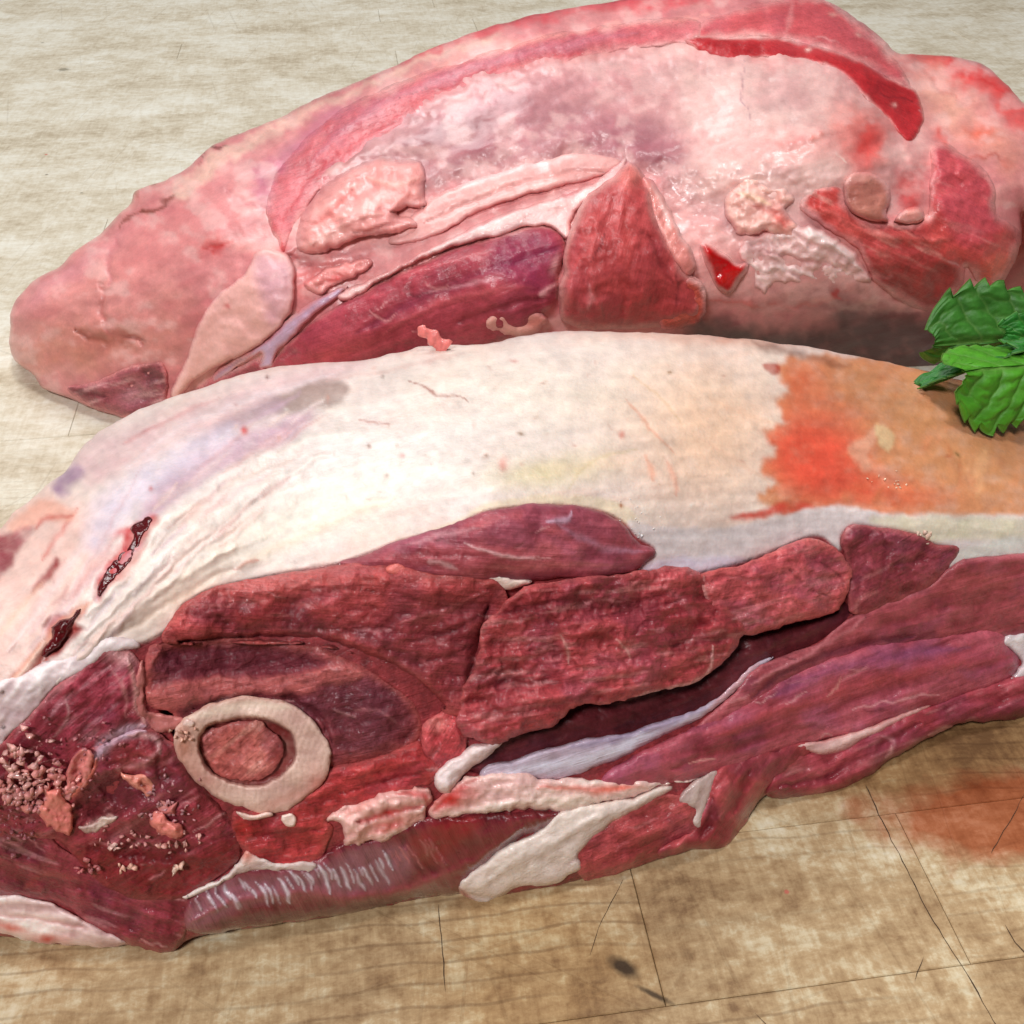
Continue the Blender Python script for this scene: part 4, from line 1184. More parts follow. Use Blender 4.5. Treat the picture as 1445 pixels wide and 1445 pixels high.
fp('frilly_fat', [(456, 1158), (470, 1148), (511, 1128), (560, 1114), (590, 1106), (606, 1110), (610, 1128), (598, 1145), (600, 1156), (584, 1162),
                  (560, 1178), (546, 1184), (520, 1188), (487, 1197), (482, 1178), (478, 1165)], M_wetfat, (246, 190, 182), lift=6, puff=10, R=12,
   ang=10, fib=1, lump=7, gran=3, dark=0.3, rag=6, skirt=24,
   feats=[Line([(500, 1160), (540, 1148), (600, 1138)], 6, (190, 24, 26), 0.85, h=-12), Line([(560, 1120), (600, 1125), (606, 1150)], 4, (200, 30, 30), 0.7, h=-4), Blob(545, 1165, 34, 9, -15, (206, 34, 32), 0.85, h=-5),
          Line([(490, 1185), (520, 1172), (550, 1165)], 4, (246, 196, 186), 0.5, h=4), Blob(500, 1140, 20, 5, -15, (240, 150, 136), 0.5)])
fp('red_gristle', [(598, 1025), (612, 1012), (636, 1004), (650, 1018), (657, 1040), (648, 1072), (622, 1083), (604, 1068), (597, 1045)],
   M_cut, (180, 62, 64), lift=6, puff=12, R=16, lump=5, gran=2, dark=0.4, ang=60, feats=[Blob(618, 1022, 14, 10, 0, (232, 150, 140), 0.6, h=3)])
fp('white_gristle', [(614, 1090), (630, 1076), (650, 1064), (664, 1050), (690, 1046), (712, 1034), (718, 1042), (696, 1060), (678, 1074), (660, 1090),
                     (645, 1108), (634, 1119), (620, 1117), (612, 1105)], M_wetfat, (240, 214, 212), lift=12, puff=12, R=12, lump=4, dark=0.1, ang=35, skirt=26,
   feats=[Blob(628, 1098, 12, 14, 0, (248, 230, 230), 0.6, h=4)])
fp('white_fascia', [(258, 1264), (285, 1250), (310, 1236), (335, 1214), (347, 1198), (365, 1212), (400, 1220), (440, 1216), (447, 1222), (435, 1232),
                    (400, 1230), (345, 1228), (312, 1246), (275, 1264)], M_wetfat, (226, 206, 200), lift=10, puff=6, R=8, ang=20, lump=2, dark=0.1, rag=3, skirt=26,
   feats=[Blob(345, 1205, 14, 12, 0, (226, 120, 100), 0.7)])
fp('round_muscle', [(213, 1030), (238, 1046), (262, 1083), (296, 1122), (324, 1160), (338, 1187), (333, 1215), (304, 1237), (256, 1263), (196, 1267),
                    (145, 1247), (112, 1215), (85, 1185), (40, 1180), (-40, 1175), (-60, 1110), (30, 1085), (90, 1070), (150, 1050), (180, 1035)], M_cut, (128, 40, 46), lift=3, puff=16, R=34,
   ang=30, fib=0.9, lump=3.2, gran=1.4, dark=0.55, pale=(196, 120, 124), palea=0.4,
   feats=[Poly([(105, 1200), (200, 1195), (280, 1205), (334, 1180), (340, 1215), (300, 1245), (240, 1272), (180, 1270), (130, 1245)], 12, (124, 30, 32), 0.75),
          Line([(112, 1196), (180, 1205), (250, 1205), (330, 1175)], 5, (96, 20, 28), 0.5, h=-3),
          Blob(200, 1070, 36, 14, -15, (176, 70, 72), 0.5, h=5), Line([(130, 1075), (150, 1050), (175, 1034), (205, 1030)], 9, (208, 180, 198), 0.8, h=4), Line([(180, 1035), (215, 1040), (226, 1065)], 5, (214, 160, 160), 0.7, h=3), Line([(150, 1085), (190, 1070), (220, 1075)], 4, (110, 40, 44), 0.5, h=-4), Line([(225, 1040), (262, 1085), (300, 1130), (330, 1170)], 5, (90, 28, 36), 0.5, h=-3), Line([(226, 1060), (226, 1090), (235, 1120)], 4, (96, 34, 42), 0.5, h=-3),
          Line([(165, 1085), (200, 1082), (222, 1060)], 6, (206, 140, 140), 0.5, h=3),
          Poly([(140, 1100), (175, 1095), (190, 1120), (180, 1150), (140, 1160), (112, 1140)], 10, (92, 26, 34), 0.7, h=-8),
          Line([(100, 1130), (120, 1100), (135, 1070)], 5, (240, 130, 110), 0.7, h=4),
          Line([(115, 1170), (135, 1166), (165, 1152)], 6, (206, 170, 160), 0.7, h=3), Blob(220, 1165, 50, 25, 20, (110, 34, 42), 0.5)])
for q, (pts, c) in enumerate([
        ([(108, 1060), (124, 1056), (132, 1070), (128, 1090), (118, 1112), (102, 1120), (88, 1122), (92, 1105), (96, 1080)], (232, 140, 134)),
        ([(66, 1112), (84, 1112), (88, 1126), (100, 1134), (104, 1160), (95, 1180), (82, 1176), (60, 1158), (56, 1140), (64, 1128)], (234, 134, 124)),
        ([(172, 1088), (192, 1092), (214, 1098), (216, 1114), (208, 1126), (194, 1114), (180, 1110)], (232, 146, 130)),
        ([(214, 1148), (226, 1144), (240, 1152), (258, 1166), (260, 1180), (246, 1184), (228, 1178), (212, 1166)], (226, 128, 118)),
        ([(110, 1168), (130, 1160), (152, 1152), (168, 1152), (156, 1164), (138, 1174), (122, 1176)], (214, 186, 176))]):
    fp('torn_fat', pts, M_wetfat, c, lift=14, puff=9, R=9, lump=6, gran=3.0, dark=0.3, rag=5, ang=60, step=1.7, sink=4, skirt=24)

rt_ = np.random.RandomState(77)
for _ in range(16):
    cx_, cy_ = [(40, 1080), (75, 1105), (20, 1125), (50, 1145), (235, 1150), (110, 1110)][rt_.randint(6)]
    cx_, cy_ = cx_ + rt_.uniform(-24, 24), cy_ + rt_.uniform(-16, 16)
    r0 = rt_.uniform(5, 11)
    fp('torn_fat', [(cx_ + r0 * rt_.uniform(0.5, 1.5) * math.cos(g), cy_ + r0 * rt_.uniform(0.4, 1.3) * math.sin(g)) for g in np.linspace(0, 5.5, 7)],
       M_wetfat, [(226, 150, 146), (214, 128, 124), (232, 170, 160)][rt_.randint(3)], lift=13, puff=7, R=7, lump=5, gran=3.0, dark=0.3, rag=3, step=1.8, sink=4, skirt=24)
# muscles of the upper cut face
fp('long_top_muscle', [(232, 905), (240, 885), (256, 858), (298, 832), (380, 816), (480, 800), (540, 797), (575, 803), (620, 812), (700, 820),
                       (716, 850), (702, 870), (680, 890), (672, 930), (662, 975), (655, 1010), (625, 1002), (612, 985), (600, 965), (565, 940),
                       (520, 925), (470, 912), (430, 905), (380, 906), (300, 904), (262, 908)], M_cut, (146, 50, 50), lift=15, puff=13, R=30,
   ang=-3, fib=1.2, lump=3, dark=0.5, rim=(176, 86, 80), rimw=10, rima=0.5, pale=(206, 130, 120), palea=0.15,
   feats=[Blob(420, 825, 150, 14, -4, (186, 84, 76), 0.6, h=5), Line([(330, 892), (430, 884), (520, 898), (600, 945)], 12, (92, 30, 38), 0.6, h=-4), Line([(250, 903), (330, 903), (430, 902), (520, 925), (590, 965), (625, 1000)], 6, (60, 16, 22), 0.7, h=-26), Blob(606, 996, 16, 13, 30, (40, 10, 14), 0.8, h=-45), Line([(690, 858), (680, 885), (668, 940), (655, 990)], 6, (70, 22, 28), 0.6, h=-18),  # slit, hole and fold carry painted deep shade besides their relief
          Poly([(540, 860), (640, 840), (700, 850), (660, 960), (640, 995), (590, 950), (540, 915)], 22, (116, 42, 52), 0.6, h=-6),
          Line([(560, 880), (620, 862), (690, 835)], 4, (176, 92, 92), 0.4, h=3), Line([(580, 905), (640, 890), (680, 870)], 5, (84, 26, 34), 0.4, h=-4),
          Line([(600, 935), (650, 920), (672, 905)], 4, (84, 28, 36), 0.4, h=-3)])
fp('loin_muscle', [(480, 797), (522, 783), (566, 764), (636, 745), (688, 722), (774, 714), (843, 723), (878, 741), (900, 768), (922, 779),
                   (908, 792), (893, 804), (850, 812), (800, 814), (730, 818), (650, 816), (600, 811), (560, 801), (520, 800)],
   M_smooth, (158, 66, 70), lift=9, puff=15, R=34, ang=-2, fib=0.9, lump=1.6, dark=0.3, rim=(120, 66, 82), rimw=9, rima=0.4,
   feats=[Line([(655, 768), (690, 780), (735, 787), (760, 786)], 3, (226, 176, 176), 0.75, h=1.5),
          Line([(770, 735), (800, 732), (808, 718)], 4, (206, 176, 196), 0.7, h=1),
          Line([(785, 738), (820, 760), (870, 775), (910, 778)], 6, (186, 128, 148), 0.6),
          Line([(600, 790), (630, 795), (650, 800)], 4, (206, 160, 160), 0.6), Blob(840, 745, 50, 16, 20, (130, 62, 78), 0.6),
          Line([(570, 768), (620, 755), (680, 745)], 5, (196, 140, 146), 0.5), Line([(680, 800), (760, 800), (860, 798)], 5, (180, 100, 96), 0.5),
          Line([(560, 775), (640, 760), (720, 750)], 9, (120, 50, 62), 0.3)])
fp('fat_seam', [(478, 797), (500, 790), (520, 792), (545, 795), (520, 800), (490, 802)], M_wetfat, (232, 206, 204), lift=9, puff=3, R=6, ang=5, dark=0.1)
fp('fat_seam', [(680, 812), (705, 812), (728, 818), (750, 820), (735, 829), (712, 832), (695, 824)], M_wetfat, (232, 200, 190), lift=12, puff=5, R=7, ang=5, dark=0.1)
fp('fat_curl', [(546, 797), (560, 794), (575, 800), (578, 808), (565, 815), (550, 810), (542, 806)], M_wetfat, (214, 112, 104), lift=16, puff=7, R=7, lump=4, dark=0.3)
fp('rough_centre_muscle', [(684, 888), (716, 852), (745, 828), (800, 820), (860, 816), (905, 808), (950, 802), (984, 808), (1004, 830), (1025, 860),
                           (1050, 886), (1038, 906), (1022, 926), (985, 958), (946, 968), (911, 979), (870, 988), (825, 989), (806, 998), (780, 1018),
                           (738, 1034), (704, 1048), (670, 1044), (648, 1024), (652, 990), (666, 952), (678, 918)],
   M_cut, (158, 56, 58), lift=22, puff=17, R=28, ang=8, fib=2.0, crev=3, lump=5, gran=1.8, dark=0.5, pale=(216, 150, 146), palea=0.35, skirt=26, rag=3.5,
   feats=[Line([(700, 870), (780, 848), (860, 850), (940, 840)], 9, (108, 34, 42), 0.6, h=-6), Line([(1002, 912), (1004, 935), (990, 956), (950, 972), (890, 982)], 3, (232, 176, 170), 0.8, h=2),
          Line([(660, 1010), (700, 1005), (760, 1000), (810, 985)], 9, (116, 36, 42), 0.6, h=-4), Blob(710, 1025, 40, 14, -10, (150, 52, 54), 0.5),
          Line([(700, 950), (740, 965), (780, 955)], 5, (110, 30, 36), 0.5, h=-5), Line([(790, 893), (800, 915), (803, 935)], 2.5, (214, 160, 150), 0.6),
          Line([(870, 900), (885, 915), (890, 930)], 2.5, (214, 160, 150), 0.6), Line([(930, 830), (965, 850), (985, 880)], 6, (196, 110, 116), 0.4, h=3),
          Blob(960, 870, 46, 30, 0, (150, 44, 60), 0.4), Line([(840, 870), (900, 862), (960, 850)], 4, (116, 36, 46), 0.4, h=-4),
          Line([(720, 935), (800, 925), (880, 930), (960, 910)], 6, None, 0, h=-4)])
fp('rough_right_muscle', [(990, 812), (1049, 797), (1101, 776), (1139, 761), (1163, 764), (1186, 785), (1197, 812), (1192, 840), (1178, 860),
                          (1130, 876), (1080, 886), (1046, 893), (1024, 872), (1004, 850)], M_cut, (170, 66, 68), lift=20, crev=2, puff=14, R=24, ang=14, fib=1.2,
   lump=4, gran=1.6, dark=0.35, rim=(196, 96, 84), rimw=8, pale=(216, 150, 146), palea=0.25, rag=3,
   feats=[Line([(992, 812), (998, 840), (1012, 865)], 3, (216, 160, 156), 0.6), Line([(1150, 790), (1190, 815), (1192, 835)], 2.5, (100, 34, 40), 0.6, h=-4),
          Line([(1110, 800), (1140, 830), (1170, 845)], 3, (120, 44, 50), 0.4, h=-3)])
fp('corner_muscle', [(1189, 762), (1202, 743), (1239, 746), (1291, 756), (1319, 770), (1351, 777), (1335, 803), (1308, 828), (1268, 848), (1225, 864),
                     (1202, 862), (1198, 830), (1197, 795)], M_cut, (134, 50, 56), lift=4, puff=12, R=24, ang=30, fib=1, lump=4, dark=0.45,
   feats=[Line([(1240, 750), (1250, 790), (1240, 830)], 4, (100, 32, 44), 0.45, h=-3), Line([(1260, 800), (1300, 790), (1330, 785)], 4, (110, 36, 46), 0.4, h=-3),
          Line([(1208, 870), (1215, 850), (1240, 835)], 4, (196, 120, 116), 0.5)])
# round the bone
fp('eye_muscle', [(203, 950), (206, 925), (218, 909), (269, 903), (373, 903), (442, 914), (505, 938), (545, 962), (576, 985), (593, 1010), (593, 1038), (578, 1053),
                  (556, 1063), (511, 1074), (474, 1085), (440, 1110), (380, 1120), (300, 1080), (262, 1040), (240, 1004), (213, 998), (206, 975)],
   M_cut, (124, 50, 54), lift=-5, puff=15, R=24, ang=12, fib=0.7, lump=2.6, gran=0.8, dark=0.4, rim=(186, 92, 84), rimw=11, rima=0.6, crev=2,
   feats=[Poly([(222, 930), (240, 914), (330, 911), (420, 922), (448, 938), (430, 948), (330, 952), (250, 958), (226, 950)], 8, (104, 36, 48), 0.75, h=-9),
          Poly([(205, 985), (230, 966), (300, 957), (380, 955), (440, 948), (480, 936), (512, 946), (498, 962), (455, 966), (435, 978), (350, 978), (270, 992), (230, 1003)], 5,
               (190, 98, 94), 0.75, h=5), Poly([(440, 985), (470, 968), (520, 962), (560, 990), (566, 1030), (530, 1050), (480, 1060), (470, 1030)], 12, (98, 40, 50), 0.65, h=-4),
          Line([(208, 990), (206, 950), (222, 915)], 7, (176, 84, 80), 0.7, h=3), Line([(270, 1000), (330, 985), (400, 985), (445, 1005), (470, 1050)], 5, (84, 26, 32), 0.6, h=-7),
          Blob(355, 1062, 88, 70, 0, None, 0, h=-30, hard=3),
          Line([(500, 1000), (540, 1005), (560, 1020)], 3, (170, 104, 108), 0.4, h=1), Line([(470, 1000), (500, 1010)], 3, (176, 120, 120), 0.5, h=2)])
BO = [(245, 1050), (250, 1028), (264, 1010), (304, 990), (349, 983), (394, 988), (432, 1008), (458, 1040), (466, 1075), (458, 1100), (440, 1120),
      (396, 1145), (349, 1143), (311, 1128), (280, 1104), (256, 1074)]
SAW = [Line([(250 + 9 * i, 1150), (262 + 9 * i, 1060), (300 + 9 * i, 975)], 1.2, (184, 146, 126), 0.35, h=-1.2) for i in range(-2, 24)]
fp('bone', BO, M_bone, (222, 184, 170), lift=9, puff=5, R=7, ang=0, fib=0.2, lump=1.2, gran=0.3, dark=0.3, streak=0.1, sink=5, rag=2.5, flat=1.0,
   feats=SAW + [Poly([(284, 1034), (304, 1021), (356, 1013), (394, 1023), (414, 1044), (416, 1068), (398, 1093), (366, 1109), (325, 1106), (295, 1087), (280, 1058)], 2.5,
               (120, 40, 38), 0.9, h=-24), Blob(275, 1060, 16, 40, 0, (190, 134, 116), 0.5), Blob(290, 1100, 30, 16, 40, (190, 120, 108), 0.5), Line([(262, 1010), (300, 992), (349, 985), (400, 993)], 4, (176, 110, 96), 0.6), Blob(400, 1130, 60, 10, -20, (214, 150, 136), 0.6),
          Blob(258, 1050, 10, 30, 0, (206, 130, 106), 0.6), Blob(452, 1110, 22, 22, 0, (206, 110, 100), 0.6), Line([(262, 1015), (300, 1004), (360, 994), (410, 1002)], 9, (238, 218, 196), 0.5)])
fp('marrow', [(282, 1036), (302, 1024), (345, 1017), (372, 1022), (392, 1040), (398, 1062), (390, 1084), (366, 1100), (330, 1100), (300, 1086), (284, 1062)],
   M_cut, (172, 82, 74), lift=-4, hue=0.5, marb=1.5, grow=0, rima=0, puff=4, R=14, lump=1.6, gran=2.0, dark=0.5, rag=3, crev=0, ang=40, fib=0.2, pale=(226, 160, 146), palea=0.5,
   feats=[Blob(390, 1065, 10, 26, 0, (120, 30, 34), 0.6), Blob(310, 1060, 20, 30, 0, (206, 104, 92), 0.4)])
fp('fat_seam', [(196, 940), (204, 930), (206, 965), (208, 1000), (240, 1008), (262, 1016), (250, 1028), (222, 1034), (206, 1018), (193, 1000), (190, 968)],
   M_wetfat, (190, 112, 108), lift=4, puff=3, R=7, lump=4, dark=0.3, ang=80)
for pts in ([(272, 1028), (258, 1024), (262, 1014), (275, 1020)], [(334, 1145), (360, 1150), (378, 1146), (386, 1152), (366, 1156), (344, 1155)],
            [(398, 1150), (412, 1146), (418, 1152), (416, 1165), (404, 1164), (396, 1156)]):
    fp('bone_splinter', pts, M_wetfat, (236, 200, 190), lift=14, puff=5, R=5, lump=3, dark=0.1, step=1.6, rag=1.5)


# sawdust of bone: little moist crumbs
def crumbs(name, parent, form, spots, mat, h0, seed):
    r = np.random.RandomState(seed)
    Vs, Fs, Cs = [], [], []
    ico = [(0, 0, 1), (0.89, 0, 0.45), (0.28, 0.85, 0.45), (-0.72, 0.53, 0.45), (-0.72, -0.53, 0.45), (0.28, -0.85, 0.45),
           (0.72, 0.53, -0.45), (-0.28, 0.85, -0.45), (-0.89, 0, -0.45), (-0.28, -0.85, -0.45), (0.72, -0.53, -0.45), (0, 0, -1)]
    fc = [(0, 1, 2), (0, 2, 3), (0, 3, 4), (0, 4, 5), (0, 5, 1), (1, 6, 2), (2, 7, 3), (3, 8, 4), (4, 9, 5), (5, 10, 1),
          (6, 7, 2), (7, 8, 3), (8, 9, 4), (9, 10, 5), (10, 6, 1), (11, 7, 6), (11, 8, 7), (11, 9, 8), (11, 10, 9), (11, 6, 10)]
    n = 0
    for (cx, cy, rx, ry, cnt, s0, s1, c) in spots:
        a, b = cx + r.randn(cnt) * rx, cy + r.randn(cnt) * ry
        T = form.t(a, b) * (1 - h0 / FPX)
        P_ = at(a, b, t=T)
        for i in range(cnt):
            s = r.uniform(s0, s1) * 0.000135
            v = np.array(ico) * s * (r.uniform(0.3, 1.6, (12, 1)) * r.uniform(0.5, 1.6, (1, 3))) + P_[i]
            Vs.append(v)
            Fs.append(np.array(fc) + n)
            n += 12
            Cs.append(np.repeat((lin(c) * r.uniform(0.7, 1.15))[None], 12, 0))
    V = np.concatenate(Vs) - np.array(parent.matrix_world.translation)
    o = make_mesh(name, V, np.concatenate(Fs), mat, parent, np.concatenate(Cs), V * 10)
    o['kind'] = 'stuff'
    return o


crumbs('bone_crumbs', front, FF, [(40, 1080, 18, 18, 46, 1.6, 4.6, (236, 172, 164)), (75, 1100, 18, 16, 36, 1.6, 4.6, (230, 150, 144)),
                                  (20, 1120, 16, 10, 60, 2, 5, (222, 146, 140)), (40, 1130, 24, 8, 30, 2, 4, (206, 130, 130)),
                                  (235, 1140, 24, 18, 60, 1.5, 3.2, (190, 130, 134)), (250, 1190, 18, 8, 20, 1.5, 3.5, (220, 160, 150)),
                                  (190, 1180, 30, 10, 20, 1.5, 3.0, (206, 140, 136)), (162, 1195, 4, 3, 8, 2, 4, (230, 180, 170)),
                                  (180, 1226, 5, 3, 8, 2.5, 4.5, (238, 180, 160)), (252, 1226, 5, 2.5, 6, 3, 5, (236, 190, 170)),
                                  (130, 1225, 8, 4, 10, 2, 4, (190, 110, 110)), (100, 1080, 50, 40, 60, 1.2, 2.6, (180, 110, 116)),
                                  (30, 1165, 20, 25, 30, 1.2, 2.8, (170, 100, 106)), (260, 1040, 14, 8, 10, 2, 4, (226, 170, 150))],
       M_wetfat, 17, 3)
crumbs('bone_crumbs', front, FF, [(1304, 757, 4, 5, 10, 2, 4, (240, 200, 180)), (890, 735, 16, 14, 20, 0.8, 1.6, (236, 226, 222)), (1245, 675, 14, 6, 8, 0.8, 1.8, (245, 210, 180)),
                                  (1278, 683, 8, 4, 8, 0.8, 1.8, (245, 205, 175))],
       M_wetfat, 2, 8)


# ------------------------------------------------------------------ the rear joint
REAR_PTS = [(170, 590, 28.0), (100, 560, 28.8), (20, 500, 30), (20, 430, 30.5), (100, 350, 31.4), (100, 450, 29.5), (200, 400, 29),
            (200, 520, 28), (300, 450, 27.5), (200, 290, 32), (400, 170, 33.5), (300, 330, 29), (500, 300, 28.5), (500, 400, 27),
            (500, 480, 26.2), (300, 560, 27.6), (600, 530, 27.0), (700, 440, 26), (700, 300, 28), (700, 150, 31.5), (700, 45, 34.5), (950, 0, 36),
            (950, 150, 31.5), (950, 300, 28.5), (900, 400, 27), (900, 500, 28.0), (1000, 450, 27.6), (1200, 440, 28.5), (1200, 490, 29.6), (1200, 300, 28.5),
            (1200, 150, 31), (1150, 0, 36.5), (1300, 130, 34.0), (1400, 300, 29.8), (1400, 200, 31.8), (1400, 400, 29.4),
            (1445, 100, 35.5), (1600, 160, 35), (1600, 400, 30.5), (1650, 260, 33), (1400, 500, 30.5)]
REAR_OUT = [(17, 500), (14, 470), (20, 430), (50, 395), (80, 378), (105, 355), (140, 330), (160, 310), (185, 285), (190, 270), (215, 260), (232, 255),
            (262, 238), (300, 205), (340, 188), (380, 172), (430, 148), (480, 125), (560, 92), (610, 68), (680, 42), (740, 25), (800, 12), (900, -4),
            (1000, -14), (1080, -14), (1130, -6), (1165, 2), (1210, 28), (1240, 50), (1262, 72), (1285, 76), (1320, 78), (1362, 82), (1390, 92),
            (1420, 118), (1445, 145), (1560, 190), (1680, 230), (1700, 350), (1600, 380), (1480, 345), (1444, 300), (1441, 340), (1430, 375), (1414, 400),
            (1400, 408), (1390, 402), (1392, 440), (1400, 480), (1360, 512), (1300, 522), (1230, 514), (1170, 504), (1100, 494), (1040, 486), (1000, 484), (985, 500),
            (950, 560), (600, 590), (330, 600), (240, 590), (185, 592), (165, 588), (130, 576), (95, 560), (60, 548), (48, 530), (30, 515)]
RF = Form(REAR_PTS, REAR_OUT, 55, 20, lambda x: np.where(x < 250, 520 - 0 * x, 430 + 0 * x))
RF.extra.append(lambda X, Y: -55 * sstep(900, 980, X) * sstep(435, 520, Y) ** 1.5)
rear = empty('lamb_joint', 'far raw lamb joint lying behind, pale shank pointing left and membrane dome on top', 'meat', (0.0, 0.31, 0.0),
             'two raw lamb joints')

